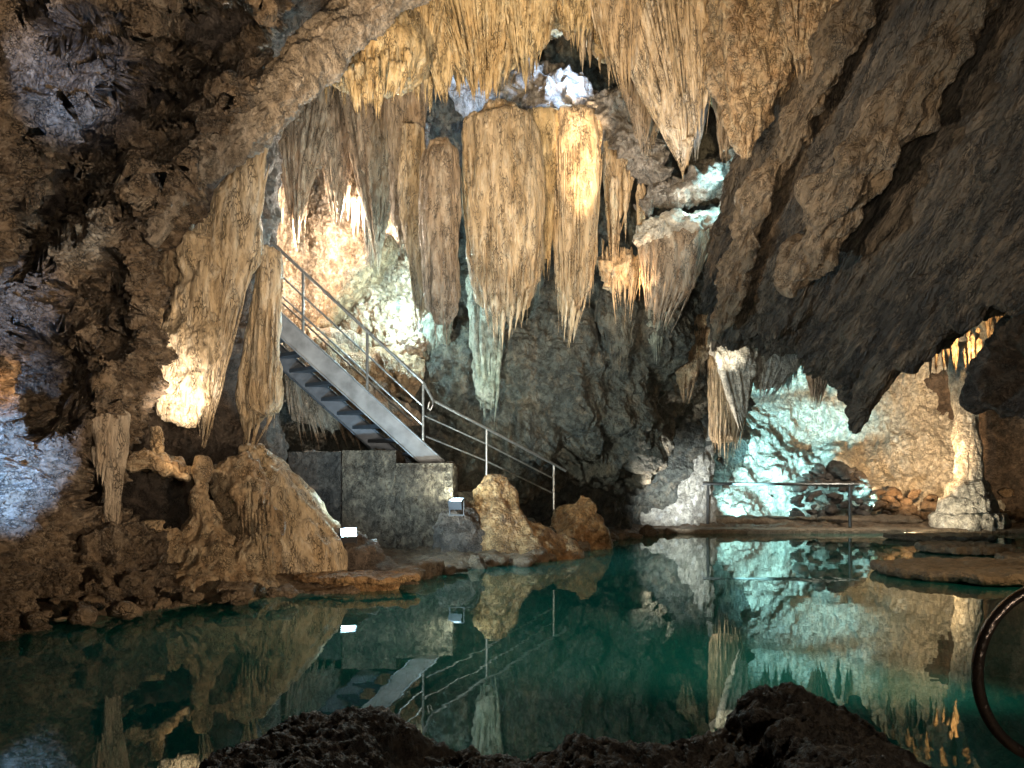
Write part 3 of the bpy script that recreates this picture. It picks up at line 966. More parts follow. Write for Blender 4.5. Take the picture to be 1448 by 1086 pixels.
drapery('stalactite', 'short pale stalactite beside ribbed column', 'stalactite', [(590, 126, 160), (640, 132, 150), (680, 136, 144)], 6.5, M['grey'], .8, FLUTE_S, 5, 8, 1.3, 1)
drapery('stalactite_curtain', 'pale spiky fringe curtain on back wall behind staircase', 'stalactite', [(480, 396, 520), (560, 398, 560), (600, 400, 600), (618, 410, 600)], 12.3, M['grey'], .15, FLUTE_S, 46, 20, .8, 10, slen=22)
drapery('flowstone_drapery', 'greenish flowstone column running down back wall behind rail', 'flowstone', [(400, 655, 718), (470, 664, 712), (510, 668, 708), (560, 672, 704), (596, 676, 702)], 12.35, M['back2'], .6, LUMP, 8, 8, .8, 2)

# many little stalactites
def sprinkle(n, xr, f, d0, L, r, m, group, label):
    for k in range(n):
        px = random.uniform(*xr)
        py = f(px) + random.uniform(-12, 12)
        d = d0 + random.uniform(-.35, .35)
        l = random.uniform(*L)
        V, Q = strands_geo([(P(px, py - 26, d), P(px + random.uniform(-1, 1), py + l, d), random.uniform(*r), random.uniform(1.1, 2.2))], 22, 8)
        tag(link('stalactite', V, Q, m), label, 'stalactite', group)


sprinkle(34, (1215, 1425), lambda x: 512 - (x - 1215) * .02 - max(0, x - 1330) * .15, 14.9, (4, 26), (.03, .06), M['lump'], 'short stalactites over the stone column', 'short knobbly stalactite on warm grotto roof')
sprinkle(26, (430, 620), lambda x: 120, 9.9, (10, 40), (.03, .05), M['amber'], 'small spikes behind the mushroom cluster', 'small amber spike behind the mushroom cluster')
sprinkle(22, (640, 760), lambda x: 118 - abs(x - 690) * .3, 9.9, (0, 26), (.03, .05), M['amber'], 'small spikes under the broad amber curtain', 'small amber spike under the broad curtain')
sprinkle(30, (800, 1000), lambda x: 30 + (x - 800) * .55, 10.2, (10, 60), (.03, .06), M['flow'], 'thin spikes behind the fan curtain', 'thin brown spike behind the fan curtain')
sprinkle(24, (380, 560), lambda x: 215 + 60 * math.sin(x * .05), 12.9, (10, 60), (.03, .07), M['grey'], 'brown spikes in the alcove roof', 'brown spike hanging in the lit alcove')
sprinkle(44, (372, 530), lambda x: 268 + 26 * math.sin(x * .09), 13.15, (10, 56), (.03, .08), M['alcove'], 'pale spikes inside the lit alcove', 'pale crystalline spike deep in the lit alcove')
sprinkle(40, (1215, 1440), lambda x: 478 - (x - 1215) * .12, 15.6, (2, 22), (.04, .09), M['lump'], 'lumpy spikes on the warm roof', 'stubby spike on the warm grotto roof')


sprinkle(30, (1075, 1205), lambda x: 520 + 18 * math.sin(x * .07), 17.4, (6, 34), (.04, .10), M['pale'], 'pale spikes over the turquoise grotto', 'pale spike hanging over the turquoise grotto')

# ------------------------------------------------------------------ standing formations and boulders
def body(name, label, cat, rows, D, m, th=.8, terms=LUMP, nc=110, group=None, dlean=0., nr=None):
    V, Q = rows_geo(rows, D, th, terms, nc=nc, dlean=dlean, nr=nr)
    return tag(link(name, V, Q, m), label, cat, group)


def beam(name, label, cat, path, m, terms, nr=160, nc=70):
    pts = [P(x, y, d) for x, y, d, rx, ry in path]
    rad = [(rx * d / F, ry) for x, y, d, rx, ry in path]
    V, Q = loft_geo(pts, rad, nr, nc, terms, vertical=False)
    return tag(link(name, V, Q, m), label, cat)


RIB = (0.6, 0.25, 0.75)
beam('rock_rib', 'long pale twisted rock rib slanting down from roof', 'rock', [(640, -50, 8.3, 24, .2), (560, -12, 8.0, 22, .2), (480, 48, 7.6, 25, .2), (405, 122, 7.2, 27, .2), (335, 190, 6.9, 23, .17), (275, 245, 6.7, 17, .13), (238, 292, 6.5, 11, .09), (214, 345, 6.4, 5, .05)],
     M['rib'], [('cell', .10, .13, 5, RIB), ('shard', .09, .08, 4, RIB), ('ridge', .03, .08), ('fbm', .06, .4)], 220, 110)
beam('rock_shelf', 'crumbly grey rock shelf over the golden curtain', 'rock', [(640, 140, 12.2, 18, .4), (700, 120, 12.0, 34, .5), (760, 130, 11.6, 40, .5), (820, 150, 11.5, 34, .5), (870, 170, 11.4, 34, .5), (905, 215, 11.4, 26, .4), (930, 262, 11.5, 14, .3)],
     M['shelf'], [('fbm', .22, .5), ('shard', .30, .24), ('cell', .10, .13), ('shard', .08, .08)], 230, 130)
beam('rock_shelf', 'pale ledge of lamp niche on top of organ-pipe curtain', 'rock', [(900, 350, 11.6, 10, .3), (925, 332, 11.5, 20, .4), (965, 326, 11.45, 22, .4), (1005, 322, 11.7, 22, .4), (1030, 305, 12, 16, .4)],
     M['pale'], [('fbm', .1, .4), ('cell', .14, .2), ('shard', .1, .12)], 140, 80)
beam('rock_shelf', 'grey jagged arch over lamp niche', 'rock', [(905, 300, 11.8, 8, .3), (935, 280, 11.6, 15, .4), (975, 268, 11.5, 17, .5), (1010, 250, 11.7, 22, .5), (1045, 220, 12.0, 22, .5)],
     M['shelf'], [('fbm', .16, .4), ('shard', .22, .18), ('shard', .1, .09)], 160, 100)
beam('rock_finger', 'knobbly brown rock finger ending in a fringe on overhang', 'rock', [(1410, -60, 6.3, 24, .16), (1345, 40, 6.7, 30, .18), (1288, 130, 7.1, 34, .2), (1222, 220, 7.6, 44, .24), (1172, 305, 8.2, 36, .22), (1140, 365, 8.7, 30, .2), (1120, 408, 9.0, 12, .12)],
     M['finger'], [('cell', .20, .17, 4, DIA), ('shard', .14, .10, 3, DIA), ('fbm', .16, .5)], 240, 120)
beam('rock_finger', 'brown knobbly rock ridge running up beside the lumpy cone', 'rock', [(1240, -60, 7.3, 24, .18), (1190, 50, 7.9, 26, .2), (1142, 150, 8.5, 26, .2), (1095, 235, 9.1, 22, .2), (1055, 330, 9.7, 20, .18), (1030, 420, 10.4, 18, .16), (1010, 478, 11.2, 8, .1)], M['finger'], [('cell', .20, .17, 4, DIA), ('shard', .14, .10, 3, DIA), ('fbm', .16, .5)], 240, 120)
drapery('stalactite_cluster', 'brown fringe cluster under tip of knobbly rock finger', 'stalactite', [(350, 1108, 1168), (385, 1100, 1150), (410, 1104, 1138)], 9.0, M['finger'], .6, LUMP, 22, 14, 1.0, 5, slen=14)
beam('hanging_rock', 'long dark rock blade pointing down from the overhang', 'rock', [(1345, 370, 8.6, 30, .4), (1300, 425, 9.0, 34, .4), (1262, 488, 9.4, 30, .35), (1234, 545, 9.75, 19, .25), (1216, 585, 9.9, 11, .15), (1206, 610, 10.0, 3, .06)], M['slant'], [('cell', .14, .16, 4, DIA), ('shard', .06, .08, 4, DIA), ('fbm', .06, .4)], 170, 80)
beam('fallen_slab', 'dark tilted slab lying across bright alcove behind rail', 'rock', [(448, 470, 12.9, 10, .2), (490, 420, 12.9, 16, .3), (525, 380, 13.0, 18, .3), (556, 345, 13.1, 12, .2)], M['lump'], [('cell', .1, .2, 3, (1, 0, 1)), ('fbm', .08, .4)], 90, 50)
beam('fallen_slab', 'brown boulder bed beneath bright alcove beside stair rail', 'rock', [(440, 470, 12.4, 10, .3), (490, 520, 12.3, 22, .4), (540, 520, 12.4, 26, .4), (590, 540, 12.6, 30, .5)], M['lump'], LUMP, 90, 60)

# floor mound beside the stairs
body('stalagmite', 'slim stalagmite with a bulbous tip rising from brown mound', 'stalagmite', [(646, 281, 287), (652, 276, 292), (668, 275, 293), (684, 279, 290), (692, 276, 294), (705, 268, 304), (722, 268, 306), (745, 262, 312), (775, 246, 335), (805, 225, 365), (840, 205, 395)], 7.3, M['lump'], .9, [('cell', .07, .14, 2.2), ('cell', .05, .07, 3), ('fbm', .05, .3)], 130)
body('flowstone_mound', 'smooth tan flowstone cone spreading toward lower floodlight', 'flowstone', [(636, 342, 372), (660, 342, 392), (700, 345, 428), (740, 352, 458), (775, 362, 482), (800, 366, 492), (830, 360, 500)], 8.2, M['flow'], .8, [('cell', .09, .2, 6, (-.5, 0, 1)), ('cell', .03, .07, 5, (-.5, 0, 1)), ('fbm', .05, .5)], 150)
body('flowstone_mound', 'knobbly brown mound of overlapping caps with tiny spikes', 'flowstone', [(655, 320, 366), (690, 306, 376), (730, 300, 384), (780, 296, 394), (830, 288, 402)], 7.8, M['lump'], .7, LUMP, 130)
beam('flowstone_ridge', 'pale smooth flowstone ridge running down to lower floodlight', 'flowstone', [(356, 632, 8.7, 6, .15), (385, 660, 8.7, 12, .25), (420, 695, 8.65, 15, .25), (452, 735, 8.6, 15, .25), (480, 772, 8.6, 12, .2)], M['flow'], [('cell', .05, .12, 5, (.7, 0, -.8)), ('fbm', .05, .4)], 110, 60)
for (ra, lab) in [([(682, 330, 372), (700, 322, 380), (722, 326, 376), (738, 334, 368)], 'upper brown cap with dripping spikes on mound'), ([(722, 352, 398), (742, 346, 406), (764, 352, 400)], 'middle brown cap with dripping spikes on mound'), ([(770, 340, 384), (786, 332, 392), (804, 338, 386)], 'lowest dark cap with dripping spikes on mound')]:
    drapery('flowstone_mound', lab, 'flowstone', ra, 7.32, M['lump'], .7, LUMP, 16, 16, 1.0, 6, slen=18)
body('flowstone_mound', 'low dark mound at foot of wall by water', 'flowstone', [(745, 60, 190), (780, 30, 230), (820, 0, 250), (860, -20, 260)], 6.8, M['wall'], .6, CRUM, 150)
beam('rock_ledge', 'cream rock ledge glowing above dark hollow', 'rock', [(190, 655, 7.6, 8, .3), (215, 654, 7.4, 12, .4), (250, 662, 7.6, 11, .3), (285, 668, 7.75, 11, .3), (325, 664, 8.0, 12, .3), (350, 664, 8.2, 8, .3)], M['lump'], [('cell', .1, .14), ('shard', .08, .1), ('fbm', .06, .3)], 120, 60)
body('boulder', 'small tan rock perched above glowing ledge', 'boulder', [(606, 214, 226), (618, 210, 232), (632, 212, 234), (642, 216, 230)], 7.4, M['lump'], .9, [('cell', .06, .12), ('fbm', .03, .2)], 50)
body('boulder', 'brown broken boulder at water edge below ledge', 'boulder', [(744, 205, 228), (760, 196, 240), (790, 180, 246), (825, 160, 250)], 7.0, M['lump'], .8, CRUM[1:], 110)
body('boulder', 'dark boulder carrying lower floodlight', 'boulder', [(766, 468, 520), (776, 456, 540), (795, 448, 556), (815, 440, 580)], 8.55, M['dark'], .8, [('cell', .08, .2), ('fbm', .06, .4)], 90)
body('boulder', 'tall ochre boulder with a rounded peak in front of lower steps', 'boulder', [(679, 690, 722), (686, 680, 728), (705, 668, 738), (730, 655, 758), (755, 645, 790), (775, 640, 818), (795, 636, 830)], 10.9, M['orange'], .7, [('fbm', .10, .5), ('shard', .10, .3), ('edge', .04, .4), ('cell', .04, .12)], 120)
body('boulder', 'ochre pointed boulder at pool edge past last rail post', 'boulder', [(703, 818, 828), (710, 806, 836), (722, 790, 846), (740, 780, 856), (758, 772, 862), (775, 764, 866)], 12.4, M['orange'], .8, [('fbm', .10, .5), ('shard', .10, .3), ('edge', .04, .4), ('cell', .03, .12)], 110)
body('boulder', 'dark brown boulder holding upper floodlight against plinth', 'boulder', [(718, 628, 660), (726, 618, 676), (745, 612, 690), (770, 610, 700), (795, 606, 706)], 10.6, M['dark'], .8, [('fbm', .09, .4), ('cell', .09, .2), ('shard', .05, .12)], 110)
cm_ = empty('calcite_mound', P(950, 742, 17.0))
tag(cm_, 'white bristling calcite mound at edge of turquoise grotto', 'flowstone')
V, Q = rows_geo([(606, 978, 1000), (622, 945, 1004), (645, 912, 1008), (675, 895, 1010), (710, 888, 1010), (742, 886, 1010)], 17.0, .5, [('cell', .22, .26, 2.2), ('cell', .12, .12, 2.5), ('shard', .06, .08), ('fbm', .1, .5)], nc=190)
link('body', V, Q, M['pale'], cm_)
for k in range(34):
    px = 893 + 112 * (k + random.random()) / 34
    yt = np.interp(px, [888, 912, 945, 978, 1005], [690, 650, 624, 610, 604]) + random.uniform(0, 46) * (k % 2)
    d = 16.55 - .25 * random.random()
    V, Q = strands_geo([(P(px, yt + 16, d), P(px + random.uniform(-2, 2), yt - random.uniform(10, 34), d - .15), random.uniform(.06, .13), 1.3)], 18, 9)
    link('spike', V, Q, M['pale'], cm_)
body('flowstone_mound', 'dim brown wall foot between stairs and white mound', 'flowstone', [(640, 800, 850), (680, 796, 872), (720, 790, 885), (750, 780, 890)], 15.6, M['back'], .5, BACK, 120)

# stone column and its foot
col = empty('stone_column', P(1366, 742, 16.4))
tag(col, 'pale stalagmite column joining floor and warm grotto roof', 'column')
V, Q = rows_geo([(500, 1335, 1400), (520, 1342, 1390), (545, 1347, 1380), (600, 1349, 1381), (650, 1350, 1386), (690, 1350, 1390), (710, 1348, 1392)], 16.4, .9, [('cell', .09, .2, 4), ('cell', .04, .08, 4), ('fbm', .05, .5)], nc=110)
link('shaft', V, Q, M['pale'], col)
V, Q = rows_geo([(680, 1352, 1386), (686, 1342, 1394), (700, 1338, 1397), (704, 1336, 1398), (707, 1330, 1402), (722, 1329, 1404), (725, 1329, 1405), (728, 1321, 1416), (738, 1319, 1419), (748, 1320, 1418)], 16.35, .9, [('cell', .10, .20, 3.5), ('cell', .06, .08, 5), ('fbm', .04, .5)], nc=130, nr=90)
link('foot', V, Q, M['pale'], col)

# round rimstone slabs in the water
def disc(label, px, py, rx, ry, z, thick, m=M['slab']):
    c = ground(px, py, z)
    n, k = 220, 30
    th = np.linspace(0, 2 * np.pi, n, endpoint=False)
    wob = 1 + .05 * np.sin(3 * th + px) + .13 * fbm(np.stack([np.cos(th) * 2.2 + px, np.sin(th) * 2.2, th * 0], 1), 4)
    prof = [(0.02, 0), (.3, .0), (.6, 0), (.8, .004), (.9, .012), (.97, .008), (1.0, -.02), (1.0, -thick * .6), (.95, -thick), (.7, -thick * 1.3), (.5, -.6), (.4, -1.2)]
    prof = cr(prof, k * 2)
    G = np.stack([c[0] + prof[:, 0, None] * np.cos(th) * rx * wob, c[1] + prof[:, 0, None] * np.sin(th) * ry * wob, np.broadcast_to(z + prof[:, 1, None], (k * 2, n))], -1)
    h = disp_of(G.reshape(-1, 3), [('fbm', .02, .3), ('edge', .016, .22), ('shard', .02, .08)]).reshape(k * 2, n)
    G[..., 2] += h
    V = G.reshape(-1, 3)
    q = gridq(k * 2, n, True)
    return tag(link('rock_slab', V, [q[:, ::-1], ], m), label, 'rock')


disc('largest round flat rock slab standing in pool', 1395, 801, 1.13, .95, .12, .11)
disc('smaller round flat rock slab beyond largest slab', 1362, 770, .66, .62, .12, .1)
disc('thin rock slab cut by picture edge behind largest slab', 1475, 786, .55, .5, .11, .1)
disc('flat amber rock slab jutting over the water', 507, 812, .64, .30, .15, .06, M['orange'])
disc('low rock slab joined to the walkway edge', 1330, 756, .95, .6, .09, .08)

# ------------------------------------------------------------------ walkway
def walkway():
    xs = np.linspace(2.9, 12, 300)
    ys = np.linspace(15.7, 17.9, 50)
    X, Y = np.meshgrid(xs, ys)
    Z = np.full(X.shape, .095)
    pp = np.stack([X.ravel(), Y.ravel(), Z.ravel()], 1)
    Z = Z + disp_of(pp, [('fbm', .012, .6), ('edge', .012, .5)]).reshape(X.shape)
    Yf = Y + (1 - (Y - 15.7) / 2.2) * (.12 * perlin(np.stack([X.ravel() * .8, X.ravel() * 0, X.ravel() * 0], 1)).reshape(X.shape))
    G = np.stack([X, Yf, Z], -1)
    front = G[:1].copy()
    front[..., 2] = -.4
    front[..., 1] += .1
    lip = G[:1].copy()
    lip[..., 2] -= .05
    lip[..., 1] -= .015
    G = np.concatenate([front, lip, G])
    q = gridq(G.shape[0], len(xs))
    struct(link('walkway_path', G.reshape(-1, 3), q, M['slab']))


walkway()
for (pa, pb, ph, lab) in [(960, 1150, 738, 'long low kerb stone on walkway behind railing'), (1155, 1300, 737, 'dark kerb stone along walkway near rubble heap'), (905, 985, 742, 'low kerb stone where walkway meets wall')]:
    d = 17.3
    V, Q = loft_geo([P(pa, ph, d), P(pa + 6, ph, d), P((pa + pb) / 2, ph - 1, d), P(pb - 6, ph, d), P(pb, ph, d)], [(.02, .02), (.11, .2), (.13, .25), (.11, .2), (.02, .02)], 70, 30, [('fbm', .04, .3), ('edge', .03, .25)], vertical=False)
    tag(link('kerb_stone', V, Q, M['slab']), lab, 'stone')


# rubble and loose stones
def stone_mesh(seed, m):
    n = 18
    th = np.linspace(0, 2 * np.pi, n, endpoint=False)
    ph = np.linspace(-math.pi / 2, math.pi / 2, 11)
    G = np.stack([np.cos(ph)[:, None] * np.cos(th), np.cos(ph)[:, None] * np.sin(th), np.broadcast_to(np.sin(ph)[:, None], (11, n))], -1)
    s = 1 + .55 * fbm(G.reshape(-1, 3) * .9 + seed * 13.1, 3).reshape(11, n)
    G = G * s[..., None] * np.array([1, .85, .65])
    G = np.sign(G) * np.abs(G) ** .85
    return G.reshape(-1, 3), gridq(11, n, True)


def scatter_stones(items, group, label, m):
    protos = []
    for i in range(6):
        V, Q = stone_mesh(i + len(label), m)
        protos.append((V, Q))
    meshes = []
    for k, (pos, s) in enumerate(items):
        if k < 6:
            o = link('stone', protos[k][0], protos[k][1], m, smooth=True)
            meshes.append(o)
        else:
            o = meshes[k % 6].copy()
            COL.objects.link(o)
        o.location = tuple(pos)
        o.scale = (s * random.uniform(.8, 1.4), s * random.uniform(.8, 1.2), s * random.uniform(.6, 1.1))
        o.rotation_euler = (random.uniform(-.4, .4), random.uniform(-.4, .4), random.uniform(0, 6.28))
        tag(o, label, 'stone', group)


it = []
for k in range(95):
    px = random.gauss(1185, 34)
    if not 1120 < px < 1262:
        continue
    hgt = max(0, 76 * (1 - ((px - 1178) / 78) ** 2)) * random.random() ** .7
    d = 17.75 - random.random() * .35 + hgt * .004
    it.append((P(px, 730 - hgt, d), random.uniform(.07, .19)))
scatter_stones(it, 'stones of the rubble heap', 'grey stone in rubble heap behind railing', M['rubble'])
it = []
for k in range(46):
    px = random.uniform(1235, 1448)
    it.append((P(px, 731 - random.random() ** 2 * 36, 17.6 + random.uniform(-.4, .4)), random.uniform(.08, .24)))
scatter_stones(it, 'stones along the warm grotto wall', 'brown stone at foot of warm grotto wall', M['floor'])
it = []
for k in range(60):
    px = random.uniform(-60, 420)
    yw = np.interp(px, [-60, 0, 150, 300, 430], [892, 884, 872, 850, 838])
    py = yw - random.uniform(2, 34)
    it.append((ground(px, py, .10), random.uniform(.04, .13)))
scatter_stones(it, 'stones on the shore below the wall', 'wet brown stone on shore below honeycombed wall', M['floor'])
it = []
for k in range(40):
    px = random.uniform(560, 960)
    yw = np.interp(px, [560, 640, 720, 790, 850, 900, 960], [822, 806, 797, 786, 769, 758, 753])
    it.append((ground(px, yw - random.uniform(0, 7), .05), random.uniform(.06, .2)))
scatter_stones(it, 'stones along the boulder shore', 'low wet stone along shore by ochre boulders', M['floor'])

it = []
for k in range(70):
    a = SHP[RNG.integers(2, 14)]
    b = SHP[min(14, int(np.argmin(np.linalg.norm(SHP - a, axis=1))) + 1)]
    t = random.random()
    q = a + (b - a) * t
    it.append(((q[0] + random.uniform(.0, .9), q[1] - random.uniform(.3, 1.2), -random.uniform(.15, .42)), random.uniform(.08, .26)))
scatter_stones(it, 'stones under the water', 'pale stone lying under water near the shore', M['bed'])
# near bank
def near_rock(name, label, prof, yb, yf, terms, struct_=False, fall=.35):
    """a rock whose crest follows prof (picture column, row) at depth yb and which slopes down toward yf"""
    prof = np.array(prof, float)
    x0, x1 = [(p - CX) / F * yb for p in (prof[0, 0], prof[-1, 0])]
    nx, ny = int((x1 - x0) / .0065) + 2, int((yb - yf) / .008) + 40
    xs = np.linspace(x0, x1, nx)
    crest = CH - (np.interp(xs * F / yb + CX, prof[:, 0], prof[:, 1]) - HY) / F * yb
    k = np.ones(9) / 9
    crest = np.convolve(np.pad(crest, 4, mode='edge'), k, 'valid')
    v = np.linspace(0, 1, ny)
    # v 0 .. .2 climbs out of the water at the far side, then runs to the near side
    yy = np.where(v < .2, yb + .16 * np.cos(v / .2 * math.pi / 2), yb - (yb - yf) * ((v - .2) / .8))
    zz = np.where(v < .2, np.sin(v / .2 * math.pi / 2), 1 - fall * ((v - .2) / .8) ** 1.4)
    G = np.stack(np.broadcast_arrays(xs[None, :], yy[:, None], (crest[None, :] + .35) * zz[:, None] - .35), -1)
    G = G.copy()
    nrm = grid_normals(G)
    nrm *= np.sign(nrm[..., 2].mean())
    h = disp_of(G.reshape(-1, 3), terms).reshape(ny, nx)
    G = G + nrm * h[..., None]
    o = link(name, G.reshape(-1, 3), gridq(ny, nx), M['fore'])
    if struct_:
        return struct(o)
    return tag(o, label, 'boulder')


NR = [('fbm', .05, .35), ('cell', .03, .10), ('shard', .028, .05), ('ridge', .012, .035)]
near_rock('boulder', 'dark rough boulder with ridged crest at bottom of view', [(225, 1150), (260, 1092), (300, 1075), (350, 1042), (385, 1022), (430, 1014), (480, 1013), (520, 1016), (560, 1030), (600, 1048), (640, 1060), (700, 1068), (760, 1090), (800, 1150)], 2.72, 1.2, NR, fall=.25)
near_rock('boulder', 'black pitted boulder silhouetted against bright reflections', [(1024, 1150), (1036, 1050), (1044, 1000), (1060, 990), (1110, 988), (1150, 993), (1190, 1008), (1225, 1028), (1260, 1052), (1290, 1075), (1310, 1150)], 2.6, 1.3, NR)
near_rock('near_bank_ground', '', [(500, 1120), (620, 1074), (680, 1060), (730, 1062), (800, 1066), (860, 1058), (920, 1052), (980, 1050), (1040, 1046), (1120, 1050), (1300, 1090), (1420, 1140), (1700, 1150)], 2.5, .4, NR, True)

# ------------------------------------------------------------------ concrete plinth and lower steps
def block(name, label, pxa, pxb, ptop, D, depth, zb, m, parent=None):
    a = P(pxa, ptop, D)
    b = P(pxb, ptop, D)
    nx, nz, ny = 70, 60, 30
    mb = MB()

    def face(o, u, v, nu, nv):
        U, W = np.meshgrid(np.linspace(0, 1, nu), np.linspace(0, 1, nv))
        G = o + U[..., None] * u + W[..., None] * v
        n = np.cross(u, v)
        n /= np.linalg.norm(n)
        h = disp_of(G.reshape(-1, 3), [('fbm', .045, .4), ('cell', .035, .10), ('shard', .035, .07)]).reshape(nv, nu)
        e = np.minimum(1, np.minimum(np.minimum(U, 1 - U) * nu, np.minimum(W, 1 - W) * nv) / 2.0)
        G = G + n * (h * e)[..., None]
        mb.add(G, gridq(nv, nu))
    X, Y, Z = b[0] - a[0], depth, a[2] - zb
    o = np.array([a[0], D, zb])
    ex, ey, ez = np.array([X, 0, 0]), np.array([0, Y, 0]), np.array([0, 0, Z])
    face(o, ex, ez, nx, nz)
    face(o + ez, ex, ey, nx, ny)
    face(o + ex, ey, ez, ny, nz)
    face(o + ey, ez, ey * -1, nz, ny)
    face(o + ey + ex, ex * -1, ez, nx, nz)
    return mb.build(name, m, parent, True)


pl = empty('concrete_plinth', P(520, 790, 10.5))
tag(pl, 'rough concrete plinth under foot of metal staircase', 'plinth')
block('upper_block', '', 484, 560, 637, 10.5, 1.2, 0.0, M['concrete'], pl)
block('lower_block', '', 560, 640, 655, 10.5, 1.3, 0.0, M['concrete'], pl)
block('side_block', '', 408, 483.6, 639, 11.1, .9, 0.0, M['dark'], pl)
stp = empty('concrete_steps', P(720, 750, 11.6))
tag(stp, 'dark concrete steps descending behind ochre boulders', 'steps')
for k in range(6):
    z = .95 - k * .15
    x0 = P(640, 0, 11.4)[0] + k * .32
    mb = MB()
    mb.box((x0 + .16, 11.9, z / 2), (.318, 1.1, z))
    mb.build('step', M['concrete'], stp)

# ------------------------------------------------------------------ metal staircase
SB = P(628, 652, 10.9)   # foot of the near stringer (upper edge)
ST = P(396, 441, 10.4)   # where it vanishes behind the drapery
dv = ST - SB
TOP = SB + dv * 1.28
stair = empty('metal_staircase', SB)
tag(stair, 'grey metal staircase with open treads climbing into lit alcove', 'staircase')
run = (TOP - SB)
L = np.linalg.norm(run)
ax = run / L
side = np.array([-.55, .42, 0])
wdt = np.linalg.norm(side)
sn = side / wdt
upn = np.cross(ax, np.array([0, -1.0, 0]))
upn = np.array([ax[2] * 1, 0, -ax[0]])
upn /= np.linalg.norm(upn)
if upn[2] < 0:
    upn = -upn


def stringer(base, m, h=.27, t=.05):
    mb = MB()
    yv = np.array([0, 1.0, 0])
    z = np.array([0, 0, 1.0])
    # plate with plumb end at the foot, small flanges along both edges
    v = []
    for p in (base, base + run):
        for off in (0, -h / (abs(ax[0]) + .05)):
            for yy in (0, t):
                v.append(p + z * off + yv * yy)
    v = np.array(v)
    mb.add(v, [[0, 2, 3, 1], [4, 5, 7, 6], [0, 4, 6, 2], [1, 3, 7, 5], [0, 1, 5, 4], [2, 6, 7, 3]])
    for off in (0.0, -h / (abs(ax[0]) + .05)):
        mb.tube([base + z * off + yv * -.01, base + run + z * off + yv * -.01], .014, 8)
    return mb.build('stringer', m, stair)


stringer(SB, M['steel'])
stringer(SB + side, M['tread'])
n_t = 13
for k in range(n_t):
    p = SB + run * (k + .4) / n_t + np.array([0, 0, -.16])
    mb = MB()
    c = p + side * .5 + np.array([0, .02, 0])
    ux = np.array([-run[0], -run[1], 0])
    ux /= np.linalg.norm(ux)
    e1 = ux * .24
    e2 = side * .96
    o = c - e1 / 2 - e2 / 2
    v = []
    for z in (0, -.05):
        v += [o + [0, 0, z], o + e1 + [0, 0, z], o + e1 + e2 + [0, 0, z], o + e2 + [0, 0, z]]
    mb.add(v, [[0, 1, 2, 3], [7, 6, 5, 4], [0, 4, 5, 1], [1, 5, 6, 2], [2, 6, 7, 3], [3, 7, 4, 0]])
    mb.build('tread', M['tread'], stair)
# bolts on the stringer face
# railing on the near stringer
posts = [(428, 461, 374), (519, 545, 466), (598, 620, 540)]


def along(px, base=SB):
    """point on the stringer's upper edge at picture column px"""
    s = np.linspace(0, 1.3, 600)
    q = SB + (TOP - SB) / 1.28 * s[:, None]
    x = CX + q[:, 0] / q[:, 1] * F
    return q[np.argmin(abs(x - px))]


hr = .87
feet = [along(428), along(519), along(598)]
for f in feet:
    mb = MB()
    mb.tube([f + [0, .02, -.05], f + [0, .02, hr]], .02, 10)
    mb.build('post', M['rail'], stair)
top_end = along(598) + np.array([.12, .02, hr - .09])
for h, r, nm in ((hr, .024, 'handrail'), (hr * .60, .015, 'mid_rail'), (hr * .28, .015, 'mid_rail')):
    mb = MB()
    a = along(598) + np.array([0, .02, h])
    b = TOP + np.array([0, .02, h])
    mb.tube([a, b], r, 10)
    mb.build(nm, M['rail'], stair)
# far-side rail
for h, r, nm in ((.62, .016, 'mid_rail'), (.34, .014, 'mid_rail')):
    mb = MB()
    mb.tube([SB + side * .96 + [0, 0, h], TOP + side * .96 + [0, 0, h]], r, 8)
    mb.build(nm, M['rail'], stair)

# lower handrail along the concrete steps
lr = empty('handrail', P(690, 680, 11.3))
tag(lr, 'slender metal handrail running down concrete steps to boulders', 'railing')
A0 = along(598) + np.array([0, .02, hr])
pA = P(612, 566, 10.85)
pB = P(800, 666, 12.0)
mb = MB()
mb.tube([A0, pA, P(690, 607, 11.3), P(784, 657, 11.9), pB], .022, 10)
mb.build('top_rail', M['rail'], lr)
for (x0, y0, x1, y1, x2, y2) in [(600, 588, 688, 628, 783, 677), (602, 617, 688, 652, 783, 698)]:
    mb = MB()
    mb.tube([P(x0, y0, 10.85), P(x1, y1, 11.3), P(x2, y2, 11.9)], .012, 8)
    mb.build('mid_rail', M['rail'], lr)
for (x, ya, yb, d) in [(688, 606, 690, 11.3), (783, 657, 722, 11.9)]:
    mb = MB()
    mb.tube([P(x, yb, d), P(x, ya, d)], .02, 10)
    mb.build('post', M['rail'], lr)
mb = MB()
q = P(612, 566, 10.8)
mb.tube([q, q + [0, -.02, -.08], q + [-.04, -.02, -.15], q + [-.07, -.02, -.12], q + [-.05, -.02, -.03]], .012, 8)
mb.build('bracket', M['rail'], lr)

# walkway railing
wr = empty('walkway_railing', P(1100, 745, 16.2))
tag(wr, 'plain dark two-post railing on walkway before turquoise grotto', 'railing')
d0, d1 = 16.6, 16.2
for x, d in ((1001, d0), (1202, d1)):
    mb = MB()
    q = P(x, 685, d)
    mb.tube([(q[0], q[1], .05), q], .036, 10)
    mb.build('post', M['railb'], wr)
mb = MB()
mb.tube([P(986, 684, d0), P(1214, 685, d1)], .036, 10)
mb.build('top_rail', M['railb'], wr)

